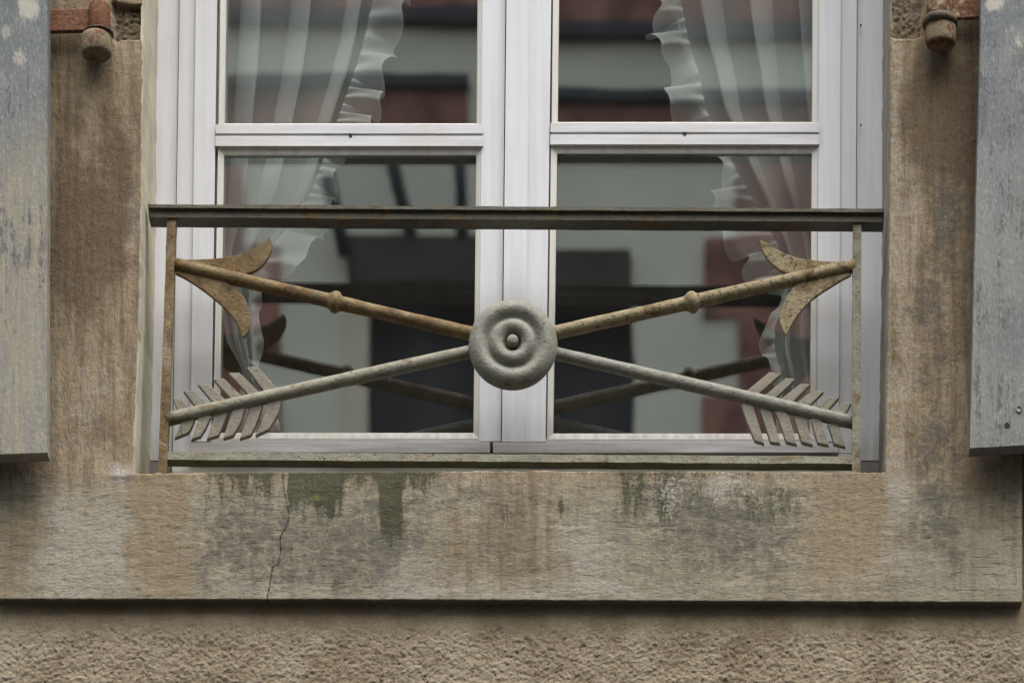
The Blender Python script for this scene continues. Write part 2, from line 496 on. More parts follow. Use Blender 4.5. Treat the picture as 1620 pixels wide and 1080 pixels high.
def sheer_mat():
    m = Mat('sheer_voile')
    t = m.n('ShaderNodeBsdfTransparent')
    d = m.n('ShaderNodeBsdfDiffuse')
    l = m.n('ShaderNodeBsdfTranslucent')
    for q in (d, l): q.inputs[0].default_value = (0.93, 0.94, 0.92, 1)
    a = m.n('ShaderNodeMixShader')
    a.inputs[0].default_value = 0.1
    m.t.links.new(d.outputs[0], a.inputs[1])
    m.t.links.new(l.outputs[0], a.inputs[2])
    lw = m.n('ShaderNodeLayerWeight')
    lw.inputs[0].default_value = 0.35
    f = m.ma('ADD', 0.47, m.ma('MULTIPLY', m.mr(lw.outputs['Facing'], 0.3, 1.0), 0.14))   # the weave closes up when seen along it
    f = m.ma('ADD', f, m.ma('MULTIPLY', m.attr('hem'), 0.42))
    f = m.ma('ADD', f, m.ma('MULTIPLY', m.ma('SUBTRACT', m.noise(1, 3, st=(900, 900, 60)), 0.5), 0.08), clamp=True)
    mx = m.n('ShaderNodeMixShader')
    m.put(mx.inputs[0], f)
    m.t.links.new(t.outputs[0], mx.inputs[1])
    m.t.links.new(a.outputs[0], mx.inputs[2])
    m.t.links.new(mx.outputs[0], m.out.inputs[0])
    m.t.nodes.remove(m.b)
    return m.m

M = dict(
    plaster=plaster_mat(), roughcast=roughcast_mat(),
    reveal=simple('reveal_limewash', (0.44, 0.405, 0.30), 0.9, 0.16, 16, 0.6), revealShade=simple('reveal_limewash_shaded', (0.24, 0.225, 0.175), 0.9, 0.2, 16, 0.6),  # right reveal: darker copy of the limewash, shade put into the colour
    broken=simple('broken_mortar', (0.15, 0.125, 0.095), 0.95, 0.4, 60, 1.0),
    white=paint_mat('white_paint', (0.60, 0.608, 0.622), 0.22, 0.25),
    whiteh=paint_mat('white_paint_rail', (0.60, 0.60, 0.605), 0.45, 0.35, horizontal=True),
    board=paint_mat('weatherboard_paint', (0.50, 0.49, 0.485), 0.85, 0.3, 0.8, horizontal=True),
    casing=paint_mat('greyed_frame_paint', (0.65, 0.655, 0.67), 0.26, 0.6),
    stool=paint_mat('flaking_sill_paint', (0.74, 0.71, 0.64), 0.7, 0.3, 1.0, horizontal=True),
    bead=paint_mat('putty_bead_paint', (0.58, 0.56, 0.505), 0.6, 0.7),
    black=simple('hole_shade', (0.012, 0.011, 0.010), 0.9),  # near-black for discs that stand in for the shade inside holes
    iron=iron_mat('iron_grey_green_paint', (0.225, 0.215, 0.160), 0.42, 0.3, 0.7),
    ironclean=iron_mat('iron_grey_paint', (0.212, 0.210, 0.170), 0.12, 0.28, 0.7),
    ironrust=iron_mat('iron_rusted', (0.172, 0.122, 0.052), 0.68, 0.7, 0.8),
    ironpost=iron_mat('iron_post_rusted', (0.24, 0.185, 0.115), 0.74, 0.45, 0.7),
    ironspot=iron_mat('iron_cream_spotted', (0.232, 0.188, 0.100), 0.50, 0.35, 1.3),
    ironrail=iron_mat('iron_rail_grime', (0.090, 0.085, 0.060), 0.46, 0.6, 0.7),
    ironfeather=iron_mat('iron_feather_grit', (0.215, 0.195, 0.150), 0.30, 0.2, 0.5),
    shutterL=shutter_mat('shutter_paint_warm', 1.7, 1.0), shutterR=shutter_mat('shutter_paint_cold', 6.1, 0.15),
    hingeL=hinge_mat('hinge_red_oxide', (0.160, 0.060, 0.028), 0.5), hingeR=hinge_mat('hinge_orange_rust', (0.34, 0.27, 0.18), 0.55),
    pin=hinge_mat('pin_limewashed', (0.20, 0.158, 0.098), 0.15),
    glass=glass_mat('old_window_glass', 0.20, 0.007), sheer=sheer_mat(),
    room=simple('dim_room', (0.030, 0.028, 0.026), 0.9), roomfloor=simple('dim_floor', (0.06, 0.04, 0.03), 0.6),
    oppwall=simple('opposite_render', (0.86, 0.87, 0.70), 0.9, 0.05, 3), oppblock=simple('bounce_blocker_dark', (0.03, 0.027, 0.024), 0.9, 0.2, 3),
    oppbrick=simple('opposite_brick', (0.30, 0.145, 0.108), 0.9, 0.5, 7),
    oppstone=simple('opposite_stone', (0.85, 0.79, 0.58), 0.9, 0.05, 4),
    oppdark=simple('opposite_dark_blue', (0.018, 0.022, 0.030), 0.5, 0.2, 5),
    oppbox=simple('opposite_blind_box', (0.050, 0.045, 0.034), 0.8, 0.2, 4),
    asphalt=simple('asphalt', (0.035, 0.034, 0.033), 1.0, 0.2, 30, 0.5), paving=simple('paving', (0.06, 0.057, 0.054), 1.0, 0.2, 10, 0.3),
    roof=simple('roof_tile', (0.16, 0.08, 0.055), 0.9, 0.2, 8),
)

# ------------------------------------------------------------------ street, room (setting)
def plain_box(name, x0, x1, y0, y1, z0, z1, mat, parent=None, bevel=0.0):
    bm = bmesh.new()
    add_box(bm, x0, x1, y0, y1, z0, z1)
    return from_bm(name, bm, mat, parent, bevel=bevel)

def sheet(name, x0, x1, y0, y1, z, mat):
    me = bpy.data.meshes.new(name)
    me.from_pydata([(x0, y0, z), (x1, y0, z), (x1, y1, z), (x0, y1, z)], [], [(0, 1, 2, 3)])
    return link(name, me, mat)

tag(sheet('ground', -150, 150, -150, 150, -0.02, M['asphalt']), kind='structure')
tag(sheet('street', -60, 60, -6.4, -1.2, -0.012, M['asphalt']), kind='structure')
tag(plain_box('pavement', -60, 60, -1.2, 0.02, -0.015, 0.12, M['paving']), kind='structure')
tag(plain_box('pavement', -60, 60, -6.98, -6.4, -0.015, 0.12, M['paving']), kind='structure')
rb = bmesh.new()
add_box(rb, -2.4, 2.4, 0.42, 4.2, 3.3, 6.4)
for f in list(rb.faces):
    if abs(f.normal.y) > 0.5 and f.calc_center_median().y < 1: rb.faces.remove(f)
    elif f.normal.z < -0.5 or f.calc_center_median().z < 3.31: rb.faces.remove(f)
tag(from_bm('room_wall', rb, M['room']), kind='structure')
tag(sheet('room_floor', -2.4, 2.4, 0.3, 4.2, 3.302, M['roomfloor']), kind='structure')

# ------------------------------------------------------------------ house wall
OL = [(-1100, 248), (0, 225), (280, 223), (550, 217), (745, 209), (760, 209)]        # opening, left arris
ORr = [(-1100, 1416), (0, 1409), (330, 1408), (690, 1402), (760, 1401)]               # opening, right arris
ST = [(200, 750), (245, 749), (560, 746), (810, 745), (1400, 747)]                    # top edge of the sill band
SB = [(-10, 947), (540, 947.5), (1080, 950), (1620, 952)]                             # its bottom edge
XL, XR = -6.0, 1617.0
YTOP = -140.0
wall = empty('house_wall', (0, 0.02, 0.12), label='tan rendered house wall with a smooth window surround above pitted roughcast', cat='wall')
wall['kind'] = 'thing'

def soft(v, a, b):
    t = np.clip((v - a) / (b - a), 0, 1)
    return t * t * (3 - 2 * t)
def blob(x, y, cx, cy, rx, ry, p=1.0):
    return p * np.exp(-(((x - cx) / rx) ** 2 + ((y - cy) / ry) ** 2))
def box_(x, y, x0, x1, y0, y1, sx, sy, p=1.0):
    sx, sy = sx * 1.5, sy * 1.4
    return p * soft(x, x0 - sx, x0 + sx) * (1 - soft(x, x1 - sx, x1 + sx)) * soft(y, y0 - sy, y0 + sy) * (1 - soft(y, y1 - sy, y1 + sy))

def build_surround():
    step = 2.0
    nl, nm, nr = 112, 590, 104
    rows_s = np.linspace(1, 0, 102)                                # sill rows, bottom to top
    rows_j = np.linspace(0, 1, int((746 - YTOP) / step))[1:]
    cols = []
    R = len(rows_s) + len(rows_j)
    C = nl + nm + nr + 1
    X, Yp = np.zeros((R, C)), np.zeros((R, C))
    for r in range(R):
        s = r < len(rows_s)
        yv = 747 if s else lerp(747, YTOP, rows_j[r - len(rows_s)])
        xl, xr = curve(OL, yv), curve(ORr, yv)
        X[r] = np.concatenate([np.linspace(XL, xl, nl + 1), np.linspace(xl, xr, nm + 1)[1:], np.linspace(xr, XR, nr + 1)[1:]])
        if s:
            top = np.interp(X[r], [q[0] for q in ST], [q[1] for q in ST])
            bot = np.interp(X[r], [q[0] for q in SB], [q[1] for q in SB])
            Yp[r] = top + (bot - top) * rows_s[r]
        else:
            t0 = np.interp(X[r], [q[0] for q in ST], [q[1] for q in ST])
            Yp[r] = t0 + (YTOP - t0) * rows_j[r - len(rows_s)]
    ns = len(rows_s)
    # wobbling edges
    X[ns - 1:, nl] += 1.6 * (fbm(Yp[ns - 1:, nl] / 14, Yp[ns - 1:, nl] * 0 + 3, 3) - 0.5) * 2
    X[ns - 1:, nl + nm] += 1.3 * (fbm(Yp[ns - 1:, nl + nm] / 14, Yp[ns - 1:, nl + nm] * 0 + 9, 3) - 0.5) * 2
    Yp[0] += 2.0 * (fbm(X[0] / 11, X[0] * 0 + 5, 3) - 0.5)
    Yp[ns - 1, nl:nl + nm + 1] += 3.0 * (fbm(X[ns - 1, nl:nl + nm + 1] / 10, X[ns - 1, nl:nl + nm + 1] * 0 + 1, 3) - 0.5)
    # relief: trowelled waves, brush drags
    sill = soft(Yp, 735, 790)
    h = 1.9 * (fbm(X / 70, Yp / 70, 3) - 0.5) + sill * 1.1 * (fbm(X / 34, Yp / 9, 3) - 0.5)
    h += (1 - sill) * 1.0 * (fbm(X / 9, Yp / 40, 3) - 0.5)
    h += 0.5 * (fbm(X / 7 + 40, Yp / 7, 2) - 0.5)
    # crack
    ck = [(447, 744), (449, 772), (452, 790), (458, 818), (452, 834), (443, 850), (444, 868), (440, 893), (431, 896), (428, 918), (421, 955)]
    dmin = np.full(X.shape, 99.0)
    for (ax, ay), (bx, by) in zip(ck, ck[1:]):
        t = np.clip(((X - ax) * (bx - ax) + (Yp - ay) * (by - ay)) / ((bx - ax) ** 2 + (by - ay) ** 2), 0, 1)
        dmin = np.minimum(dmin, np.hypot(X - ax - t * (bx - ax), Yp - ay - t * (by - ay)))
    n = fbm(X / 60 + 5, Yp / 60 + 9, 4)
    xx = X + 60 * (n - 0.5)
    yy = Yp + 60 * (fbm(X / 60 + 31, Yp / 60 + 2, 4) - 0.5)
    # broken plaster round the hinge pins
    xh, yh = X + 14 * (fbm(X / 18, Yp / 18, 3) - 0.5), Yp + 14 * (fbm(X / 18 + 7, Yp / 18, 3) - 0.5)
    hol = box_(xh, yh, 178, 224, 7, 62, 3, 2.5) + box_(xh, yh, 1412, 1458, -30, 57, 3, 2.5) * 0.8
    # plaster chip at the sill corner
    h += np.clip(hol, 0, 1) * 7 * (fbm(X / 4.5, Yp / 4.5, 4, 0.6) - 0.5)
    h += blob(X, Yp, 196, 752, 26, 6, 2.2)
    dark = (box_(xx, yy, 330, 690, 760, 940, 50, 30, 0.22) + box_(xx, yy, 930, 1260, 755, 930, 50, 30, 0.25) + box_(xx, yy, 318, 600, 800, 930, 22, 25, 0.50) + blob(xx, yy, 625, 860, 32, 70, 0.75) + box_(xx, yy, 1075, 1265, 790, 885, 40, 30, 0.55)
            + blob(xx, yy, 1478, 800, 40, 70, 0.85) + blob(xx, yy, 1500, 890, 20, 45, 0.6) + blob(xx, yy, 1482, 345, 32, 90, 1.0)
            + blob(xx, yy, 1475, 480, 34, 45, 0.9) + blob(xx, yy, 1470, 590, 30, 50, 0.7) + blob(xx, yy, 1490, 700, 40, 50, 0.8)
            + box_(xx, yy, 640, 760, 755, 800, 25, 15, 0.45) + blob(xx, yy, 1050, 790, 70, 30, 0.5) + blob(xx, yy, 1590, 735, 50, 22, 0.5)
            + 0.35 * blob(xx, yy, 30, 745, 60, 30) + hol * 0.42)
    brown = (blob(xx, yy, 130, 400, 75, 140, 0.95) + blob(xx, yy, 190, 240, 30, 110, 0.6) + blob(xx, yy, 100, 180, 40, 160, 0.45) + blob(xx, yy, 1500, 180, 60, 90, 0.9)
             + blob(xx, yy, 1540, 330, 40, 240, 0.55) + blob(xx, yy, 165, 690, 40, 40, 0.5) + blob(xx, yy, 1425, 830, 30, 25, 0.5) + blob(xx, yy, 1440, 690, 20, 40, 0.3)
             + blob(xx, yy, 1455, 300, 30, 230, 0.4) + hol * 0.5 + blob(xx, yy, 1590, 800, 40, 60, 0.35) + 0.4 * box_(xx, yy, 700, 900, 760, 930, 60, 30))
    pale = (box_(xx, yy, 62, 198, 790, 945, 18, 20, 0.7) + blob(xx, yy, 203, 325, 16, 55, 0.8) + box_(xx, yy, 85, 190, 560, 720, 30, 50, 0.42) + blob(xx, yy, 187, 753, 22, 14, 0.9)
            + blob(xx, yy, 940, 880, 60, 65, 0.8) + blob(xx, yy, 655, 900, 40, 50, 0.7) + blob(xx, yy, 1420, 780, 30, 45, 0.7) + blob(xx, yy, 1440, 890, 55, 40, 0.65)
            + box_(xx, yy, 1405, 1446, 60, 740, 12, 40, 0.45) + blob(xx, yy, 1585, 920, 40, 40, 0.6) + box_(xx, yy, 320, 1150, 925, 952, 80, 10, 0.55) + 0.7 * box_(xx, yy, 75, 240, -160, -2, 20, 10))
    ochre = (box_(xx, yy, 200, 300, 755, 945, 16, 25, 0.8) + box_(xx, yy, 0, 55, 790, 945, 18, 30, 0.7) + blob(xx, yy, 200, 690, 18, 70, 0.8) + blob(xx, yy, 716, 850, 16, 75, 0.8)
             + box_(xx, yy, 1268, 1402, 755, 945, 25, 25, 0.75) + blob(xx, yy, 1330, 770, 50, 22, 0.5) + box_(xx, yy, 1410, 1470, 65, 160, 10, 30, 0.6) + blob(xx, yy, 1560, 760, 60, 120, 0.6)
             + box_(xx, yy, 770, 900, 760, 940, 40, 30, 0.4) + blob(xx, yy, 185, 130, 35, 60, 0.45))
    moss = 1.15 * (box_(xx, Yp, 322, 440, 720, 790, 12, 28, 0.66) + box_(xx, Yp, 455, 560, 720, 800, 8, 28, 0.85) + box_(X + 0.2 * (xx - X), Yp, 599, 638, 720, 850, 5, 34, 1.15)
            + box_(xx, Yp, 560, 700, 735, 775, 15, 12, 0.6) + blob(X, Yp, 888, 802, 6, 16, 0.9) + blob(X, Yp, 800, 815, 14, 40, 0.55) + box_(xx, Yp, 960, 1120, 740, 830, 20, 20, 0.55)
            + blob(X, Yp, 1052, 800, 8, 26, 0.6) + box_(xx, Yp, 1170, 1260, 760, 835, 20, 18, 0.5) + box_(xx, Yp, 320, 1260, 738, 754, 30, 5, 0.42))
    lichen = (blob(xx, yy, 1060, 795, 34, 38, 0.62) + blob(xx, yy, 1150, 770, 55, 28, 0.72) + blob(xx, yy, 1255, 765, 30, 25, 0.5) + blob(xx, yy, 900, 760, 60, 16, 0.35)
              + blob(xx, yy, 995, 865, 28, 30, 0.4) + blob(xx, yy, 655, 895, 22, 22, 0.5) + blob(xx, yy, 1190, 890, 30, 16, 0.4) + blob(xx, yy, 187, 753, 20, 10, 0.8) + blob(xx, yy, 1180, 930, 50, 16, 0.35))
    for x0, x1, y1, p in ((456, 474, 806, 1.0), (481, 500, 800, .75), (500, 530, 815, .85), (516, 528, 822, .9), (536, 544, 832, .6), (565, 578, 786, .8), (604, 636, 842, 1.1), (378, 392, 820, .7),
                          (322, 333, 830, .6), (345, 352, 800, .5), (420, 428, 795, .5), (650, 660, 790, .55), (668, 690, 800, .5), (880, 892, 815, .5), (1008, 1016, 790, .5), (985, 994, 800, .45), (1180, 1188, 815, .5)):
        ln = soft(Yp, y1 - 26, y1 + 20)
        wv = X + 5 * (fbm(Yp / 30 + x0, Yp * 0, 2) - 0.5)
        moss = moss + p * 0.75 * soft(wv, x0 - 3, x0 + 3) * (1 - soft(wv, x1 - 3, x1 + 3)) * (1 - ln) * soft(Yp, 730, 760)
    gold = blob(X, Yp, 500, 787, 7, 8, 1.0) + blob(X, Yp, 503, 774, 4, 5, 0.6)
    Yd = -h / 1000.0 + 0.011 * np.clip(hol, 0, 1) * (1 + 0.5 * (fbm(X / 5, Yp / 5, 3) - 0.5))
    P = np.stack([(X - 810) / 1000, Yd, ZC + (540 - Yp) / 1000], -1)
    keep = np.ones((R - 1, C - 1), bool)
    keep[ns - 1:, nl:nl + nm] = False
    idx = np.arange(R * C).reshape(R, C)
    sk = [(idx[0, ::-1], (0, 0.032, 0.0), dict(dark=1.5, pale=0.0, ochre=0.0)), (idx[ns - 1, nl:nl + nm + 1], (0, 0.26, 0.003), dict(moss=1.0, dark=1.3, pale=0.0, ochre=0.0)),  # ledge underside: shade put into the colour; sill top: moss added to cut bounce
          (idx[:, -1][::-1], (0, 0.032, 0)), (idx[:, 0], (0, 0.032, 0)),
          (idx[ns - 1:, nl][::-1], (0, 0.03, 0)), (idx[ns - 1:, nl + nm], (0, 0.03, 0))]
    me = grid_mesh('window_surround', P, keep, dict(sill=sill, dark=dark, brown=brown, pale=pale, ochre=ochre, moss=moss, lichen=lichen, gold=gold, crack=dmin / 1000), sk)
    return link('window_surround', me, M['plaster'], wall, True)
build_surround()

def build_roughcast():
    xs = np.arange(-120, 1741, 1.5)
    ys = np.arange(925, 1200, 1.5)
    X, Yp = np.meshgrid(xs, ys[::-1])
    w = X + 5 * (fbm(X / 12, Yp / 12, 2) - 0.5)
    a = fbm(X / 6.2, Yp / 5.4 + 50, 3, 0.8)
    b = np.abs(fbm(w / 7 + 9, Yp / 6.2 + 3, 3) - 0.5) * 2
    big = fbm(X / 60, Yp / 60, 3)
    g1 = 1 - np.clip(worley(w / 4.9, Yp / 4.6, 1), 0, 1) ** 1.5
    g2 = 1 - np.clip(worley(w / 8.2, Yp / 7.4, 2), 0, 1) ** 1.5
    sel = soft(fbm(X / 22 + 3, Yp / 20, 3), 0.40, 0.60)
    h = 0.95 * (a - 0.5) + 0.22 * (g1 * (1 - 0.5 * sel) + g2 * 0.5 * sel - 0.5) + 0.40 * (big - 0.5) + 0.5
    pit = soft(fbm(w / 7 + 77, Yp / 6, 2), 0.70, 0.84)
    h = h - 0.24 * pit
    fade = soft(Yp + 22 * (fbm(X / 30, Yp / 30, 3) - 0.5), 960, 1008)
    hh = (h - 0.5) * fade * 4.0 + 1.8 * (fbm(X / 40, Yp / 25, 3) - 0.5)
    Yd = 0.018 - hh / 1000
    P = np.stack([(X - 810) / 1000, Yd, ZC + (540 - Yp) / 1000], -1)
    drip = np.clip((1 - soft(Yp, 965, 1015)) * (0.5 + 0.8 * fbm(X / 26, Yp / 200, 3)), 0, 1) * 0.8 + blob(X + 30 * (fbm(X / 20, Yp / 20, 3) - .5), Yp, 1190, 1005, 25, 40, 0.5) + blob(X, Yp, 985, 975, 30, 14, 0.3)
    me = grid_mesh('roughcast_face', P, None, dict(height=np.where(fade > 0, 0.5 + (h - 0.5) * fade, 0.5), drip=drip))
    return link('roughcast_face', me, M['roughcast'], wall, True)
build_roughcast()

def X_(px): return (px - 810) / 1000
def Z_(py): return ZC + (540 - py) / 1000
# the rest of the front, round the modelled patch: pieces butt end to end
bm = bmesh.new()
zt, zb = Z_(925) , Z_(1197)
wy0, wy1 = 0.021, 0.36
zo_t, zo_b = Z_(-1100), Z_(760)
add_box(bm, -5, X_(-118), wy0, wy1, 0.0, 7.2)
add_box(bm, X_(1738), 5, wy0, wy1, 0.0, 7.2)
add_box(bm, X_(-118), X_(1738), wy0, wy1, 0.0, zb + 0.004)
add_box(bm, X_(-118), X_(1738), wy0 + 0.012, wy1, zb + 0.004, zo_b)
add_box(bm, X_(-118), X_(196), wy0, wy1, zo_b, zo_t)
add_box(bm, X_(1428), X_(1738), wy0, wy1, zo_b, zo_t)
add_box(bm, X_(-118), X_(1738), wy0, wy1, zo_t, 7.2)
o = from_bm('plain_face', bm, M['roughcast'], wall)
# upper part of the surround, above the picture
for x0, x1 in ((XL, 232), (1413, XR)):
    prism('surround_band', [(x0, YTOP + 0.5), (x1, YTOP + 0.5), (x1, -1290), (x0, -1290)], 0.0, 0.020, M['plaster'], wall)
prism('surround_band', [(232.2, -1095), (1412.8, -1095), (1412.8, -1290), (232.2, -1290)], 0.0, 0.020, M['plaster'], wall)

def reveal(edge, s):
    ys = np.arange(749, -1102, -6.0)
    yv = np.array([0.0016, 0.004, 0.012, 0.05, 0.10, 0.15, 0.24])
    P = np.zeros((len(ys), len(yv), 3))
    for i, y in enumerate(ys):
        x = X_(curve(edge, y)) + s * 0.0012
        for j, yy in enumerate(yv):
            off = 0.0012 * (vnoise(np.array(y / 17.0), np.array(yy * 60 + s)) - 0.5) + (0.0 if j else -s * 0.0035)
            P[i, j] = (x + off * (2 if j else 1), yy, Z_(y))
    if s < 0: P = P[:, ::-1]
    link('reveal', grid_mesh('reveal', P), M['reveal' if s > 0 else 'revealShade'], wall, True)
reveal(OL, 1)
reveal(ORr, -1)
plain_box('reveal', X_(225), X_(1425), 0.021, 0.30, Z_(-1095), Z_(-1135), M['reveal'], wall)

# ------------------------------------------------------------------ window
win = empty('casement_window', at(805, 745, .18), label='white two-leaf casement window with glazing bars behind the iron railing', cat='window')
win['kind'] = 'thing'
YF, YS, YG = 0.178, 0.166, 0.184          # fixed frame, sash face, glass
TOP = -1080
def slant(tab): return lambda y: curve(tab, y)
fo_l = slant([(-1100, 258), (0, 243), (745, 228)])
fi_l = slant([(-1100, 300), (0, 287), (745, 272)])
s1_l = slant([(-1100, 322), (0, 310), (690, 301)])
s2_l = slant([(-1100, 357), (0, 345), (690, 333)])
gl_l = slant([(-1100, 371), (0, 359), (690, 347)])
gr_l = slant([(-1100, 762), (0, 756), (690, 749)])
b_l = slant([(-1100, 772), (0, 766), (690, 759)])
jt = slant([(-1100, 812), (0, 802), (690, 793.5)])
as_r = slant([(-1100, 845), (0, 836), (690, 832)])
b_r = slant([(-1100, 885), (0, 875), (690, 862)])
gl_r = slant([(-1100, 895), (0, 885), (690, 875)])
gr_r = slant([(-1100, 1290), (0, 1286), (690, 1281.5)])
s2_r = slant([(-1100, 1303), (0, 1297), (690, 1293)])
s1_r = slant([(-1100, 1336), (0, 1330), (690, 1327.5)])
fi_r = slant([(-1100, 1362), (0, 1356), (690, 1353)])
fo_r = slant([(-1100, 1403), (0, 1400), (745, 1394)])
def strip(a, b, y0, y1): return [(a(y0), y0), (b(y0), y0), (b(y1), y1), (a(y1), y1)]

prism('outer_frame', [strip(fo_l, fi_l, TOP, 728), strip(fi_r, fo_r, TOP, 728), [(fi_l(TOP) + .3, TOP), (fi_r(TOP) - .3, TOP), (fi_r(TOP) - .3, TOP + 40), (fi_l(TOP) + .3, TOP + 40)]],
      YF, 0.238, M['casing'], win, 0.0015)
dark_foot = paint_mat('dark_frame_foot', (0.17, 0.165, 0.16), 0.8, 0.9)  # lower end of the fixed frame in a darker tone
prism('frame_foot', strip(fo_l, fi_l, 728.6, 756), YF + 0.001, 0.238, dark_foot, win, 0.001)
prism('frame_foot', strip(fi_r, fo_r, 728.6, 756), YF + 0.001, 0.238, dark_foot, win, 0.001)
prism('window_sill', [(fi_l(740) + .4, 716.5), (1353, 717.5), (1353, 760), (fi_l(740) + .4, 760)], 0.170, 0.238, M['stool'], win, 0.002)
ROWS_L = [(TOP + 85, -700), (-645, -250), (-195, 195.5), (246, 684.5)]
ROWS_R = [(TOP + 85, -702), (-647, -252), (-197, 193.3), (243.5, 685.5)]

def ring_bead(bm, ga, gb, y0, y1, w, yo, yi, wt=None):
    """moulded bead round a pane: slopes from the sash face at yo down to the glass at yi, then a small flat"""
    wt = wt or w
    def rect(e, et, Y):
        return [bm.verts.new(at(x, y, Y)) for x, y in ((ga(y0) - e, y0 - et), (gb(y0) + e, y0 - et), (gb(y1) + e, y1 + e), (ga(y1) - e, y1 + e))]
    loops = [rect(w, wt, yo + 0.004), rect(w, wt, yo), rect(w * 0.72, wt * 0.72, yo + 0.0015), rect(w * 0.62, wt * 0.62, yo + 0.0018), rect(w * 0.22, wt * 0.22, yo + 0.0030), rect(w * 0.15, wt * 0.15, yo + 0.0034), rect(0, 0, yo + 0.0042), rect(0, 0, yi + 0.006)]
    for p, q in zip(loops, loops[1:]):
        for i in range(4):
            j = (i + 1) % 4
            bm.faces.new((p[i], p[j], q[j], q[i]))

def sash(side):
    L = side == 'l'
    ga, gb = (gl_l, gr_l) if L else (gl_r, gr_r)
    rows = ROWS_L if L else ROWS_R
    root = empty('sash', at(550 if L else 1085, 700, YS), win)
    if L:
        prism('stile', strip(lambda y: fi_l(y) + .9, s1_l, TOP + 42, 715.8), YS + 0.005, 0.226, M['white'], root, 0.0018)
        prism('stile', strip(lambda y: s1_l(y) + .4, lambda y: s2_l(y) + 1, TOP + 42, 697.5), YS, 0.226, M['white'], root, 0.0018)
        prism('stile', strip(lambda y: b_l(y) - 1, lambda y: jt(y) - 1, TOP + 42, 697.5), YS, 0.226, M['white'], root, 0.0022)
    else:
        prism('astragal', strip(lambda y: jt(y) + .6, as_r, TOP + 42, 698), YS - 0.010, 0.226, M['white'], root, 0.0035, 2)
        prism('stile', strip(lambda y: as_r(y) + .3, lambda y: b_r(y) + 1, TOP + 42, 698), YS, 0.226, M['white'], root, 0.0018)
        prism('stile', strip(lambda y: s2_r(y) - 1, lambda y: s1_r(y) - .3, TOP + 42, 698), YS, 0.226, M['white'], root, 0.0018)
        prism('stile', strip(s1_r, lambda y: fi_r(y) - .9, TOP + 42, 716.2), YS + 0.005, 0.226, M['white'], root, 0.0018)
    xa = (lambda y: s2_l(y) + 1.4) if L else (lambda y: b_r(y) + 1.4)
    xb = (lambda y: b_l(y) - 1.4) if L else (lambda y: s2_r(y) - 1.4)
    # top rail
    prism('top_rail', strip(xa, xb, TOP + 42, rows[0][0] - 9), YS + 0.0008, 0.22, M['whiteh'], root, 0.0015)
    # glazing bars: two fillets with a groove between, then the sloping bead under
    for (a0, a1), (b0, b1) in zip(rows, rows[1:]):
        bm = bmesh.new()
        e = 1.2
        xs0, xs1 = (lambda y: xa(y) - 3 + e), (lambda y: xb(y) + 3 - e)
        add_prism(bm, strip(xs0, xs1, a1 + 1.5, a1 + 15.5), YS - 0.0035, 0.20)
        add_prism(bm, strip(lambda y: xs0(y) + .7, lambda y: xs1(y) - .7, a1 + 15.4, a1 + 19.6), YS + 0.002, 0.199)
        add_prism(bm, strip(xs0, xs1, a1 + 19.5, b0 - 15.0), YS - 0.0035, 0.20)
        bar = from_bm('glazing_bar', bm, M['whiteh'], root, bevel=0.0011)
        if a1 > 0:
            hx, hy = (554.5, 214.5) if L else (1083, 211.5)
            hb = bmesh.new()
            add_spin(hb, [(0, 0.0027), (0.006, 0.0027)], at(hx, hy, YS - 0.0044), (0, 1, 0), 14, 0.08)
            from_bm('drain_hole_disc', hb, M['black'], root)  # black disc in place of the shade inside the hole
    for k, (y0, y1) in enumerate(rows):
        bm = bmesh.new()
        ring_bead(bm, ga, gb, y0, y1, 9.6, YS + 0.0004, YG - 0.003, 13.4)
        from_bm('glazing_bead', bm, M['bead'], root)
        c = at((ga(y0) + gb(y1)) / 2, (y0 + y1) / 2, YG)
        p0, p1 = at(ga(y1) - 5, y1 + 5, YG), at(gb(y0) + 5, y0 - 5, YG)
        bm = bmesh.new()
        add_box(bm, p0.x - c.x, p1.x - c.x, 0, 0.004, p0.z - c.z, p1.z - c.z)
        # each pane sits a hair out of true in its putty
        tilt, yaw = (0.0, 0.0) if L else (rad(-0.16), rad(0.03))
        if k == 3: tilt += rad(0.02)
        bmesh.ops.transform(bm, matrix=Matrix.Rotation(yaw, 4, 'Z') @ Matrix.Rotation(tilt, 4, 'X'), verts=bm.verts)
        bmesh.ops.translate(bm, vec=c, verts=bm.verts)
        from_bm('pane', bm, M['glass'], root)
    yb = rows[-1][1]
    if L:
        bx = [(299.5, 699.5), (775, 698.8), (775, 715.5), (300, 715)]
    else:
        bx = [(780, 699.3), (1326, 700.2), (1326.5, 715.2), (780, 716)]
    prism('weatherboard', bx, YS - 0.014, 0.17, M['board'], root, 0.0022, 2)
    prism('bottom_rail', strip(xa, xb, yb + 8, yb + 31), YS + 0.0008, 0.22, M['board'], root, 0.001)
sash('l')
sash('r')

for hx, hy in ((1362, 39), (1362, 197)):
    hb = bmesh.new()
    add_spin(hb, [(0, 0.0011), (0.005, 0.0011)], at(hx, hy, YS + 0.0045), (0, 1, 0), 10, 0.15)
    from_bm('nail_hole_disc', hb, M['black'], win)  # black disc painted for the dark inside a nail hole

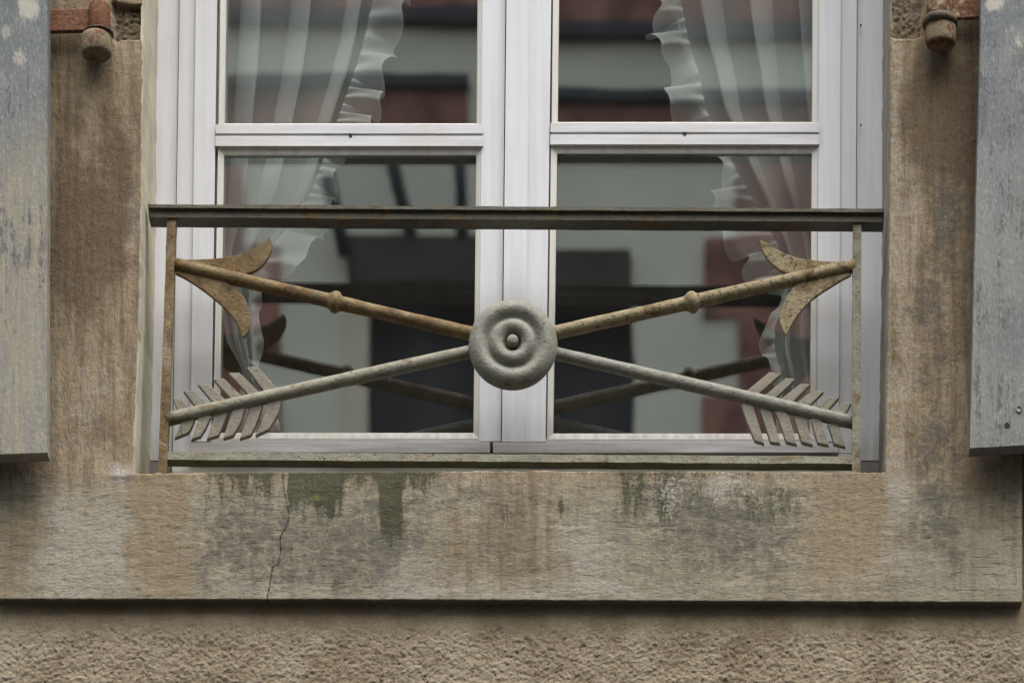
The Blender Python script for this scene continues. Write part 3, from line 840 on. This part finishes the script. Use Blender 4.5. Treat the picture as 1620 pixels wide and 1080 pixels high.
# ------------------------------------------------------------------ curtains
def build_curtain(name, label, S, Rf, Lo, side, seed):
    """sheer panel gathered to the side, with a ruffle along its inner edge; y in millimetres down the elevation"""
    Yc = 0.258
    root = empty(name, at(395 if side > 0 else 1255, 690, Yc), label=label, cat='curtain', group='sheer curtains in the window')
    r = np.random.RandomState(seed)
    ys = np.arange(-1040, 716, 5.0)
    u = np.linspace(0, 1, 150)
    N = 3.4 if side > 0 else 3.1
    P = np.zeros((len(ys), len(u), 3))
    hem = np.zeros((len(ys), len(u)))
    ph = r.rand() * 6
    for i, y in enumerate(ys):
        a, b = curve(Lo, y), curve(S, y)
        wid = abs(b - a)
        p = ph + 0.9 * math.sin(y / 430.0 + seed) + y * 0.0006
        k = 2.9 + 0.5 * math.sin(y / 300.0 + seed * 2)
        uu = u + 0.05 * np.sin(2 * math.pi * 1.6 * u + seed)
        t = uu + k * np.sin(2 * math.pi * N * uu + p) / (2 * math.pi * N) * np.minimum(1, np.minimum(u, 1 - u) * 9)
        dep = min(0.020, 0.006 + wid * 0.00006)
        Y = Yc + dep * np.cos(2 * math.pi * N * uu + p + 0.6) + 0.004 * np.sin(9 * uu + y / 60.0)
        x = a + (b - a) * t
        for j in range(len(u)):
            q = at(x[j], y, Yc)
            P[i, j] = (q.x, Y[j], q.z)
        hem[i] = np.clip(1 - np.abs(u - 0.985) / 0.012, 0, 1) * 0.25
    link('panel', grid_mesh('panel', P, None, dict(hem=hem)), M['sheer'], root, True)
    v = np.linspace(0, 1, 26)
    ys2 = np.arange(-1040, 716, 1.6)
    yk = np.arange(-1040, 717, 1.0)
    kern = np.exp(-(np.arange(-15, 16) / 6.0) ** 2); kern /= kern.sum()
    rk = np.interp(yk, [q[0] for q in Rf], [q[1] for q in Rf])
    Rf = list(zip(yk.tolist(), np.convolve(np.pad(rk, 15, 'edge'), kern, 'valid').tolist()))
    P = np.zeros((len(ys2), len(v), 3))
    hem = np.zeros((len(ys2), len(v)))
    wob = np.cumsum(0.35 + 1.5 * np.repeat(r.rand(len(ys2) // 26 + 1), 26)[:len(ys2)])
    wob = wob / wob[-1] * (1760 / 66.0) * 2 * math.pi
    sm = np.convolve(r.rand(len(ys2) + 60), np.ones(30) / 30, 'same')[30:30 + len(ys2)]
    for i, y in enumerate(ys2):
        a, b = curve(S, y), curve(Rf, y)
        wid = abs(b - a)
        amp = min(1.0, wid / 40.0)
        w = wob[i]
        for j, vv in enumerate(v):
            dy = (-8 * vv + 6 * vv * math.sin(w + 0.8 * vv)) * amp - 12 * vv * vv * amp
            x = a + (b - a) * vv * (1.10 + 0.05 * math.sin(w * 1.7)) + side * 4 * vv * amp * math.sin(w * 2.0 + 1)
            q = at(x, y - dy, Yc)
            P[i, j] = (q.x, Yc - 0.012 + 0.022 * amp * vv * math.cos(w + 1.1 * vv) + 0.003 * math.sin(3 * w + 2 * vv) * amp, q.z)
        fold = 0.5 + 0.5 * np.cos(w * 2.0 + 2.2 * v + 1.3 * math.sin(w * 0.31))          # gathers run out from the seam
        fine = 0.5 + 0.5 * np.cos(w * 5.3 + 3.0 * v)
        hem[i] = 0.30 + 0.45 * fold ** 2 * (1 - 0.6 * v) + 0.25 * fine ** 4 * np.clip(1 - v * 1.6, 0, 1) + np.clip((v - 0.88) / 0.10, 0, 1) * 0.30 + 0.30 * np.clip(1 - v / 0.10, 0, 1)
    link('ruffle', grid_mesh('ruffle', P, None, dict(hem=hem)), M['sheer'], root, True)
    return root
build_curtain('curtain', 'sheer white ruffled curtain gathered at the left, behind the left leaf of the window',
    [(-1040, 760), (-500, 700), (-120, 625), (0, 592), (71, 577), (130, 559), (178, 541), (261, 512), (312, 492), (360, 458), (400, 430), (460, 402), (504, 398), (538, 402), (575, 402), (600, 398), (640, 412), (700, 428)],
    [(-1040, 800), (-500, 745), (-100, 660), (0, 640), (40, 626), (85, 618), (115, 600), (150, 602), (170, 594), (195, 583), (261, 529), (312, 529), (340, 513), (363, 502), (402, 487), (416, 463), (438, 420), (504, 408), (538, 418), (575, 410), (600, 402), (640, 425), (690, 452)],
    [(-1040, 322), (300, 322), (440, 330), (500, 356), (538, 361), (580, 382), (600, 386), (700, 366)], 1, 3)
build_curtain('curtain', 'sheer white ruffled curtain gathered at the right, behind the right leaf of the window',
    [(-1040, 900), (-500, 965), (-100, 1052), (0, 1075), (74, 1090), (118, 1104), (178, 1116), (283, 1168), (325, 1193), (389, 1228), (440, 1244), (480, 1246), (520, 1226), (560, 1225), (600, 1236), (700, 1240)],
    [(-1040, 860), (-500, 920), (-80, 1045), (0, 1050), (50, 1030), (61, 1041), (83, 1064), (110, 1061), (145, 1057), (165, 1068), (190, 1081), (265, 1148), (304, 1130), (340, 1139), (363, 1147), (387, 1159), (395, 1183), (423, 1185), (444, 1200), (465, 1240), (500, 1220), (538, 1202), (563, 1210), (585, 1223), (640, 1228), (700, 1226)],
    [(-1040, 1322), (440, 1316), (480, 1300), (560, 1306), (700, 1312)], -1, 11)

# ------------------------------------------------------------------ railing
YR = 0.050
rail = empty('window_railing', at(810, 745, YR), label='rusting iron window railing with two crossed arrows and a round boss', cat='railing')
def rail_box(name, pts_top, pts_bot, yf, yb, mat, bevel=0.0012, label=None):
    """long bar with a slightly uneven painted edge"""
    bm = bmesh.new()
    n = len(pts_top)
    poly = list(pts_top) + list(pts_bot)[::-1]
    add_prism(bm, poly, yf, yb)
    return from_bm(name, bm, mat, rail, True, bevel, 2, label)
def bar_pts(x0, x1, y0, y1, amp, seed, n=60):
    xs = np.linspace(x0, x1, n)
    y = y0 + (y1 - y0) * (xs - x0) / (x1 - x0) + amp * 2 * (fbm(xs / 37 + seed, xs * 0 + seed, 3) - 0.5)
    return list(zip(xs.tolist(), y.tolist()))
bm = bmesh.new()
def bar_solid(bm, ta, tb, yf, yb):
    f = [[bm.verts.new(at(x, y, yf)) for x, y in row] for row in (ta, tb)]
    b = [[bm.verts.new((v.co.x, yb, v.co.z)) for v in row] for row in f]
    n = len(ta)
    for i in range(n - 1):
        bm.faces.new((f[0][i], f[0][i + 1], f[1][i + 1], f[1][i]))
        bm.faces.new((b[0][i], b[1][i], b[1][i + 1], b[0][i + 1]))
        bm.faces.new((f[0][i], b[0][i], b[0][i + 1], f[0][i + 1]))
        bm.faces.new((f[1][i], f[1][i + 1], b[1][i + 1], b[1][i]))
    for i in (0, n - 1):
        q = (f[0][i], f[1][i], b[1][i], b[0][i])
        bm.faces.new(q if i == 0 else q[::-1])
bar_solid(bm, bar_pts(234, 1399, 323, 330.5, 0.9, 1), bar_pts(234, 1399, 328.6, 335.6, 0.5, 2), YR - 0.009, 0.082)
bar_solid(bm, bar_pts(235, 1398.5, 328.4, 335.4, 0.2, 3), bar_pts(235, 1398.5, 343.6, 351, 0.6, 4), YR - 0.0035, 0.078)
from_bm('top_rail', bm, M['ironrail'], rail, False, 0.0011, 2)
bm = bmesh.new()
bar_solid(bm, bar_pts(264, 1350, 714.5, 721.5, 0.8, 6), bar_pts(264, 1350, 726.6, 733.4, 0.7, 7), YR + 0.001, 0.076)
from_bm('bottom_rail', bm, M['iron'], rail, False, 0.0011, 2)
def wob_strip(x0t, x1t, x0b, x1b, yt, yb, seed, n=26, amp=0.7):
    ys = np.linspace(yt, yb, n)
    l = x0t + (x0b - x0t) * (ys - yt) / (yb - yt) + amp * 2 * (fbm(ys / 23 + seed, ys * 0, 3) - 0.5)
    r = x1t + (x1b - x1t) * (ys - yt) / (yb - yt) + amp * 2 * (fbm(ys / 23 + seed + 30, ys * 0, 3) - 0.5)
    return list(zip(l.tolist(), ys.tolist())), list(zip(r.tolist(), ys.tolist()))
for (a, b, c, d_), mat, lab, sd in (((264.5, 278.5, 250, 264), 'ironpost', 'post with brown rust down most of its length', 3), ((1349.5, 1362.5, 1348, 1361.5), 'iron', None, 9)):
    l, r = wob_strip(a, b, c, d_, 344.5 if sd == 3 else 350.5, 749, sd)
    bm = bmesh.new()
    bar_solid(bm, l, r, YR, YR + 0.016)
    from_bm('post', bm, M[mat], rail, False, 0.0012, 2, lab)

# crossed arrows: shaft (with collar), two barbs, two rows of six vanes
def crop(off, pts, s=4.5): return [(off[0] + x / s, off[1] + y / s) for x, y in pts]
YA = 0.060
def smooth_poly(p, it=2, fixed=()):
    """corner cutting of an outline, keeping the corners in fixed"""
    fx = set(fixed)
    pts = [(q, i in fx) for i, q in enumerate(p)]
    for _ in range(it):
        out = []
        n = len(pts)
        for i in range(n):
            (q, k), (nx, kn) = pts[i], pts[(i + 1) % n]
            if k: out.append((q, True))
            else: out.append(((lerp(q[0], nx[0], .25), lerp(q[1], nx[1], .25)), False))
            if not kn: out.append(((lerp(q[0], nx[0], .75), lerp(q[1], nx[1], .75)), False))
        pts = out
    return [q for q, _ in pts]

def plate(name, poly, yf, th, mat, parent, bevel, dish=0.0, seg=2):
    """forged plate: the outline, rounded edge, belly pushed forward a little"""
    bm = bmesh.new()
    f = [bm.verts.new(at(x, y, yf)) for x, y in poly]
    b = [bm.verts.new((v.co.x, yf + th, v.co.z)) for v in f]
    n = len(f)
    ff = bm.faces.new(f)
    bm.faces.new(b[::-1])
    for i in range(n):
        j = (i + 1) % n
        bm.faces.new((f[i], b[i], b[j], f[j]))
    es = list(ff.edges)
    bmesh.ops.recalc_face_normals(bm, faces=bm.faces)
    bmesh.ops.bevel(bm, geom=es, offset=bevel, segments=seg, affect='EDGES', profile=0.6, clamp_overlap=True)
    if dish:
        big = max(bm.faces, key=lambda q: q.calc_area() * (1 if q.calc_center_median().y < yf + th * .5 else 0))
        r = bmesh.ops.inset_region(bm, faces=[big], thickness=bevel * 2.2, depth=0.0)
        for v in big.verts: v.co.y -= dish
    bmesh.ops.recalc_face_normals(bm, faces=bm.faces)
    me = bpy.data.meshes.new(name)
    bm.to_mesh(me)
    bm.free()
    return link(name, me, mat, parent, False)

def tube(bm, p0, p1, r0, r1, n=20, seg=30, wob=0.03, seed=0):
    ax = (p1 - p0)
    L = ax.length
    rs = random.Random(seed)
    prof = []
    for i in range(seg + 1):
        t = i / seg
        prof.append((L * t, lerp(r0, r1, t) * (1 + 0.02 * math.sin(t * 17 + seed) + 0.012 * rs.uniform(-1, 1))))
    add_spin(bm, prof, p0, ax, n, wob * 0.35, seed)

def make_arrow(tip, tail, knob, barbs, vanes, yoff, mat_head, mat_shaft, mat_vane, seed):
    p_tip, p_tail = at(*tip, YA + yoff), at(*tail, YA + yoff)
    mid = (p_tip + p_tail) / 2
    ax = (p_tail - p_tip).normalized()
    bm = bmesh.new()
    tube(bm, p_tip - ax * 0.002, p_tail + ax * 0.002, 0.0096, 0.0104, 22, 60, 0.03, seed)
    arrow = from_bm('arrow', bm, mat_shaft, rail, True)
    for part, q in zip(('collar',), (knob,)):
        k = at(*knob, YA + yoff)
        k = p_tip + ax * (k - p_tip).dot(ax)
        bm = bmesh.new()
        add_spin(bm, [(-.0125, .0088), (-.0118, .0112), (-.0085, .0118), (-.0075, .0132), (-.0045, .0158), (0, .0168), (.0045, .0158), (.0075, .0132), (.0085, .0118), (.0118, .0112), (.0125, .0088)], k, ax, 26, 0.02, seed)
        from_bm('collar', bm, mat_head, arrow, True)
    # head half of the shaft carries the head's rust: a forged sleeve
    bm = bmesh.new()
    tube(bm, p_tip - ax * 0.001, lerp(p_tip, p_tail, 0.492), 0.0105, 0.0105, 22, 40, 0.03, seed + 5)
    from_bm('shaft_sleeve', bm, mat_head, arrow, True)
    for poly in barbs:
        plate('barb', poly, YA - 0.004 + yoff, 0.006, mat_head, arrow, 0.0018)
    rv = random.Random(seed)
    for i, q in enumerate(vanes):
        q = [(x + rv.uniform(-.7, .7), y + rv.uniform(-.7, .7)) for x, y in q]
        plate('vane', q, YA - 0.003 + yoff + 0.0006 * ((i * 37) % 5 - 2), 0.010, mat_vane, arrow, 0.0013, 0.0, 2)
    return arrow

oA, oB, oC, oE = (200, 310), (1080, 310), (200, 530), (1080, 530)
barbs_L = [
    smooth_poly(crop(oA, [(345, 456), (420, 451), (520, 448), (640, 443), (740, 430), (840, 402), (930, 358), (985, 318), (1018, 298), (1036, 325), (1040, 362), (1022, 420), (975, 490), (915, 535), (850, 556), (800, 562), (700, 545), (500, 505), (360, 490)]), 1, (0, 8, 18)),
    smooth_poly(crop(oA, [(350, 500), (520, 540), (700, 600), (770, 650), (830, 700), (868, 780), (886, 870), (880, 930), (856, 985), (826, 1006), (806, 950), (772, 880), (700, 795), (600, 708), (480, 622), (400, 575), (350, 552)]), 1, (0, 9, 16))]
barbs_R = [
    smooth_poly(crop(oB, [(543, 303), (600, 330), (680, 385), (770, 424), (860, 448), (1000, 461), (1120, 466), (1190, 464), (1190, 490), (1050, 505), (900, 535), (820, 556), (765, 558), (715, 542), (640, 490), (585, 425), (555, 360)]), 1, (0, 7, 8)),
    smooth_poly(crop(oB, [(1200, 500), (1000, 545), (830, 600), (780, 655), (725, 735), (692, 815), (688, 880), (705, 945), (735, 993), (765, 930), (830, 830), (905, 748), (985, 688), (1070, 635), (1140, 592), (1200, 562)]), 1, (0, 8, 15))]
vanes_L = [crop(oC, q) for q in (
    [(850, 225), (935, 223), (1085, 392), (1040, 430), (985, 405)], [(723, 268), (805, 266), (962, 420), (920, 450), (868, 425)], [(613, 308), (692, 306), (840, 448), (800, 480), (745, 452)],
    [(508, 350), (592, 348), (715, 470), (680, 505), (618, 478)], [(402, 394), (482, 391), (585, 495), (550, 530), (490, 504)], [(328, 447), (390, 442), (462, 525), (430, 560), (368, 536)],
    [(1010, 470), (1060, 440), (1106, 462), (1072, 570), (1012, 668), (915, 712), (965, 610)], [(885, 500), (930, 470), (972, 490), (935, 600), (885, 706), (803, 736), (848, 620)], [(755, 528), (800, 495), (846, 516), (810, 620), (762, 708), (688, 732), (725, 630)],
    [(628, 560), (680, 525), (724, 545), (690, 640), (652, 712), (573, 737), (605, 650)], [(508, 590), (560, 550), (600, 575), (565, 660), (530, 717), (458, 740), (487, 665)], [(386, 620), (440, 580), (484, 600), (462, 660), (436, 694), (341, 731), (365, 675)])]
vanes_R = [crop(oE, q) for q in (
    [(620, 259), (702, 276), (520, 435), (470, 455), (432, 418)], [(732, 304), (802, 314), (648, 458), (600, 480), (565, 444)], [(842, 344), (908, 350), (772, 486), (730, 505), (686, 464)],
    [(930, 391), (1006, 400), (892, 514), (850, 530), (798, 492)], [(1040, 436), (1116, 444), (1020, 546), (975, 560), (930, 527)], [(1152, 477), (1198, 484), (1150, 578), (1100, 590), (1056, 562)],
    [(416, 490), (455, 465), (500, 500), (545, 640), (582, 771), (514, 752), (462, 620)], [(542, 515), (580, 490), (627, 540), (660, 650), (694, 772), (625, 756), (585, 640)], [(663, 545), (705, 520), (752, 566), (780, 660), (811, 776), (735, 757), (705, 650)],
    [(788, 572), (830, 545), (877, 592), (900, 680), (927, 780), (850, 762), (820, 670)], [(913, 597), (955, 570), (995, 612), (1020, 700), (1043, 784), (960, 767), (940, 690)], [(1033, 632), (1075, 605), (1118, 652), (1140, 725), (1160, 793), (1080, 772), (1060, 710)])]
make_arrow((277, 419), (1349, 668), (530, 480.5), barbs_L, vanes_R, 0.002, M['ironrust'], M['ironclean'], M['ironfeather'], 1)
make_arrow((1350, 421), (266, 663), (1095.5, 482), barbs_R, vanes_L, -0.002, M['ironspot'], M['iron'], M['ironfeather'], 2)

# round boss
bm = bmesh.new()
BC = at(811.5, 548.5, 0.052)
add_spin(bm, [(-0.006, 0.060), (-0.004, 0.066), (0.000, 0.0698), (0.006, 0.0708), (0.012, 0.0695), (0.018, 0.0655), (0.0222, 0.0600), (0.0238, 0.0545), (0.0228, 0.0490), (0.0190, 0.0440), (0.0158, 0.0408), (0.0152, 0.0385),
              (0.0178, 0.0365), (0.0215, 0.0338), (0.0242, 0.0300), (0.0250, 0.0260), (0.0242, 0.0215), (0.0218, 0.0175), (0.0180, 0.0145), (0.0140, 0.0128), (0.0100, 0.0115), (0.0085, 0.006)], BC, (0, -1, 0), 72, 0.004, 4)
boss = from_bm('boss', bm, M['ironclean'], rail, True)
bm = bmesh.new()
add_spin(bm, [(0.008, 0.0085), (0.0190, 0.0092), (0.0225, 0.0090), (0.0248, 0.0076), (0.0260, 0.0045), (0.0263, 0.001)], BC, (0, -1, 0), 28, 0.012, 2)
from_bm('rivet', bm, M['ironfeather'], boss, True)

# ------------------------------------------------------------------ shutters
YSH = -0.056
def shutter(name, label, outline, mat, spots, parent_at, notch=None):
    root = empty(name, parent_at, label=label, cat='shutter', group='shutters folded back against the wall')
    # board built as a fine grid so the bleached and rusty spots have somewhere to live
    (xa0, xa1), (xb0, xb1), yt, (yb0, yb1) = outline          # left edge top/bottom, right edge top/bottom, top y, bottom y left/right
    ny, nx = 420, 70
    T, U = np.meshgrid(np.linspace(0, 1, ny), np.linspace(0, 1, nx), indexing='ij')
    T = T[::-1]
    Yb = yb0 + (yb1 - yb0) * U
    Yp = yt + (Yb - yt) * T
    xl, xr = xa0 + (xa1 - xa0) * T, xb0 + (xb1 - xb0) * T
    X = xl + (xr - xl) * U
    edge = 1.2 * (fbm(Yp / 30 + 4, Yp * 0 + len(name), 3) - 0.5)
    X = X + edge * (1 - np.minimum(U, 1 - U) * 2)
    k = (D + YSH) / D
    Px = CX + ((X - 810) / 1000 - CX) * k
    Pz = CZ + (ZC + (540 - Yp) / 1000 - CZ) * k
    h = 0.9 * (fbm(X / 16, Yp / 120, 3) - 0.5)
    Py = YSH - h / 1000
    bl, ru = np.zeros(X.shape), np.zeros(X.shape)
    for cx, cy, r_, a, b in spots:
        bl += blob(X, Yp, cx, cy, r_ * 1.0, r_ * 1.35, a)
        ru += blob(X, Yp, cx + r_ * 0.25, cy - r_ * .1, r_ * 0.4, r_ * 0.4, b)
    if notch is not None:                                        # drying split that opens at the foot
        nd = np.abs(X - (notch[0] + (notch[2] - notch[0]) * (Yp - notch[1]) / (notch[3] - notch[1])) - 2 * (fbm(Yp / 9, Yp * 0, 2) - .5))
        g = soft(Yp, notch[1], notch[3])
        Py = Py + 0.010 * np.exp(-(nd / 1.3) ** 2) * g
    P = np.stack([Px, Py, Pz], -1)
    idx = np.arange(ny * nx).reshape(ny, nx)
    th = (0, 0.030, 0)
    me = grid_mesh('board', P, None, dict(bleach=bl, rust=ru), [(idx[0, ::-1], th), (idx[-1], th), (idx[:, 0], th), (idx[::-1, -1], th)])
    # back face
    ob = link('board', me, mat, root, True)
    me.polygons.foreach_set('use_smooth', [True] * len(me.polygons))
    e = me.edges
    me.set_sharp_from_angle(angle=rad(40))
    return root
shL = shutter('shutter', 'weathered grey shutter with beige wear, folded back left of the window', ((-520, -520), (76, 74.5), -1080, (735, 715.5)), M['shutterL'],
              [(43, 10, 20, 1.3, 0.25), (59, 12, 5, 0.3, 1.6), (8, 52, 10, 0.8, 0.5), (31, 93, 12, 0.9, 0.9), (20, 16, 7, -0.8, 0), (60, 690, 14, 0.5, 0), (15, 640, 10, 0.4, 0)], at(-200, 720, YSH))
shR = shutter('shutter', 'weathered blue-grey shutter with dark flaking and a split foot, folded back right of the window', ((1580, 1534.5), (2160, 2130), -1080, (708.5, 675)), M['shutterR'],
              [(1578, 0, 14, 1.2, 0.5), (1568, 8, 8, 1.0, 0.0), (1612, 68, 10, 0.7, 1.3), (1600, 45, 10, 0.5, 0.0), (1575, 660, 8, 0.6, 0.1)], at(1800, 700, YSH), (1576, 600, 1571, 706))
hb = bmesh.new()
add_spin(hb, [(0, 0.0042), (0.004, 0.0042)], at(1593.5, 672, YSH - 0.001), (0, 1, 0), 14, 0.1)
from_bm('nail_mark', hb, M['black'], shR)  # black disc for the shade in a nail hole of the board
hb = bmesh.new()
add_spin(hb, [(0, 0.0055), (0.0012, 0.0052), (0.0012, 0.0038), (0.0006, 0.0036)], at(1612, 647, YSH - 0.0003), (0, -1, 0), 18, 0.05)
from_bm('nail_mark', hb, M['shutterR'], shR, True)

# strap hinges (part of the shutter) and the pins built into the wall
def strap(parent, poly, yf, yb, barrel, mat, seed):
    bm = bmesh.new()
    add_prism(bm, poly, yf, yb)
    bmesh.ops.bevel(bm, geom=list(bm.edges), offset=0.0022, segments=1, affect='EDGES')
    (cx, y0, y1, r_, Y) = barrel
    a, b = at(cx, y1, Y), at(cx, y0, Y)
    L = b.z - a.z
    add_spin(bm, [(0, r_ * 0.8), (0.0004, r_ * 0.96), (0.003, r_), (L * .5, r_ * 1.01), (L - 0.003, r_), (L - .0004, r_ * .96), (L, r_ * 0.8)], a, (0, 0, 1), 30, 0.008, seed)
    ob = from_bm('hinge_strap', bm, mat, parent, True)
    ob.data.set_sharp_from_angle(angle=rad(35))
    return ob
strap(shL, [(-90, 16), (146, 13), (150, 49), (-90, 54)], -0.0255, -0.0175, (157.5, 9, 49, 0.0172, -0.026), M['hingeL'], 3)
strap(shR, [(1506, -14), (1720, -22), (1720, 22), (1506, 30)], -0.0255, -0.0175, (1484, -26, 27, 0.0180, -0.026), M['hingeR'], 7)
def pin(cx, ytop, ys, ye, r_, mat, seed, Y):
    bm = bmesh.new()
    a, b = at(cx + 1, ye, Y), at(cx, ys, Y)
    L = b.z - a.z
    add_spin(bm, [(-0.0005, r_ * 0.8), (0.0006, r_ * 0.93), (0.004, r_ * 0.97), (L * .4, r_ * 1.02), (L * .75, r_ * 1.01), (L - .0015, r_ * 0.98), (L, r_ * .9)], a, (0, 0, 1), 34, 0.022, seed)
    t = at(cx, ytop, Y)
    add_spin(bm, [(0, r_ * 0.36), (t.z - b.z, r_ * 0.36)], b - Vector((0, 0, .002)), (0, 0, 1), 16, 0.02, seed + 1)
    # tang running back into the wall
    add_spin(bm, [(0, r_ * 0.30), (0.07, r_ * 0.34)], a + Vector((0, 0, L * 0.62)), (0, 1, 0), 18, 0.03, seed + 2)
    return from_bm('hinge_pin', bm, mat, wall, True)
pin(152, -18, 57, 88, 0.0240, M['pin'], 5, -0.026)
pin(1487, -40, 42, 72, 0.0238, M['pin'], 8, -0.026)
# iron collar between the right pin and its strap
bm = bmesh.new()
cpos = at(1487, 40, -0.026)
add_spin(bm, [(-.003, .021), (-.0015, .0275), (.004, .0282), (.0085, .0272), (.010, .018)], cpos, (0, 0, 1), 36, 0.006, 4)
from_bm('pin_collar', bm, iron_mat('collar_dark_iron', (0.07, 0.055, 0.04), 0.5, 0.5, 0.6), wall, True)
bm = bmesh.new()
add_spin(bm, [(-.002, .017), (-.001, .0235), (.0015, .0238), (.003, .018)], at(156, 54, -0.026), (0, 0, 1), 36, 0.006, 4)
from_bm('pin_collar', bm, iron_mat('collar_dark_iron', (0.05, 0.035, 0.025), 0.5, 0.5, 0.6), wall, True)

# ------------------------------------------------------------------ house across the street (it shows in the panes)
YO = -7.0
def refl(px, py):
    """where the line of sight through the elevation point meets the opposite front after the glass turns it back"""
    x, z = (px - 810) / 1000.0, ZC + (540 - py) / 1000.0
    t = (D + 2 * YG - YO) / D
    return CX + (x - CX) * t, CZ + (z - CZ) * t
opp = empty('opposite_house', (0, YO - 4, 0.12), label='pale rendered house with brick bands across the street, seen reflected in the panes', cat='house')
opp['kind'] = 'thing'
def opart(name, px0, py0, px1, py1, proud, mat, back=0.0, bevel=0.004):
    x0, z1 = refl(px0, py0)
    x1, z0 = refl(px1, py1)
    return plain_box(name, x0, x1, YO - 0.02 - back, YO + proud, z0, z1, mat, opp, bevel)
# front with its window opening
wx0, wz1 = refl(580, 385)
wx1, wz0 = refl(1005, 985)
bm = bmesh.new()
HT = 9.75
add_box(bm, -9, wx0, YO - 8, YO, 0.0, HT)
add_box(bm, wx1, 9, YO - 8, YO, 0.0, HT)
add_box(bm, wx0, wx1, YO - 8, YO, wz1, HT)
add_box(bm, wx0, wx1, YO - 8, YO, 0.0, wz0)
from_bm('front', bm, M['oppwall'], opp)
plain_box('bounce_blocker', -9.02, 9.02, YO - 8.02, YO + 0.05, 0.0, 7.42, M['oppblock'], opp, 0.01)  # added unseen dark box over the lower storeys, cuts bounce onto undersides
plain_box('window_pane', wx0 + .002, wx1 - .002, YO - 0.22, YO - 0.18, wz0 + .002, wz1 - .002, M['oppdark'], opp)
opart('blind_box', 552, 384, 1003, 458, 0.05, M['oppbox'])
x0, z1 = refl(541, 462)
x1, z0 = refl(580, 985)
plain_box('window_jamb', x0, x1 + .004, YO - 0.1, YO + 0.012, z0, z1, M['oppstone'], opp, 0.004)
x0, z1 = refl(745, 470)
x1, z0 = refl(800, 985)
plain_box('window_mullion', x0, x1, YO - 0.178, YO - 0.12, wz0 + .01, wz1 - .01, M['oppbox'], opp, 0.004)
opart('brick_band', -200, 148, 740, 232, 0.018, M['oppbrick'])
opart('brick_band', 872, 148, 1900, 232, 0.018, M['oppbrick'])
opart('shade_band', -200, 130, 742, 147.6, 0.06, M['oppdark'])  # dark strip painted in for the shadow under the cornice
opart('shade_band', 870, 130, 1900, 147.6, 0.06, M['oppdark'])
opart('brick_band', -200, -60, 1900, 24, 0.018, M['oppbrick'])
opart('shade_band', -200, 24.5, 1900, 44, 0.06, M['oppdark'])  # dark strip painted in for a shaded slot below the brick
for px, py0, py1 in ((385, 232.5, 395), (443, 395.5, 560), (385, 560.5, 640), (443, 640.5, 800)):
    opart('brick_quoin', -200, py0, px, py1, 0.016, M['oppbrick'])
for px, py0, py1 in ((1167, 232.5, 360), (1116, 360.5, 484), (1172, 484.5, 606), (1116, 606.5, 800)):
    opart('brick_quoin', px, py0, 1900, py1, 0.016, M['oppbrick'])
def obar(p, q, w, out):
    (x0, z0), (x1, z1) = refl(*p), refl(*q)
    bm = bmesh.new()
    a, b = Vector((x0, YO + out, z0)), Vector((x1, YO + 0.05, z1))
    add_spin(bm, [(0, w), ((b - a).length, w)], a, b - a, 12)
    from_bm('iron_stay', bm, M['oppdark'], opp, True)
obar((612, 236), (652, 384), 0.024, 0.12)
obar((728, 236), (733, 384), 0.022, 0.12)
obar((520, 300), (549, 418), 0.026, 0.12)
bm = bmesh.new()
add_box(bm, -9.05, 9.05, YO - 8.2, YO + 0.06, HT + .002, HT + 0.12)
from_bm('eaves', bm, M['roof'], opp)

# our own roof edge, over the wall
plain_box('eaves', -5, 5, -0.22, 3.5, 7.202, 7.32, M['roof'], wall)
plain_box('side_wall', -5, -4.99, 0.362, 4.4, 0.0, 7.2, M['room'], wall)
plain_box('side_wall', 4.99, 5, 0.362, 4.4, 0.0, 7.2, M['room'], wall)
plain_box('back_wall', -4.98, 4.98, 4.3, 4.4, 0.0, 7.2, M['room'], wall)
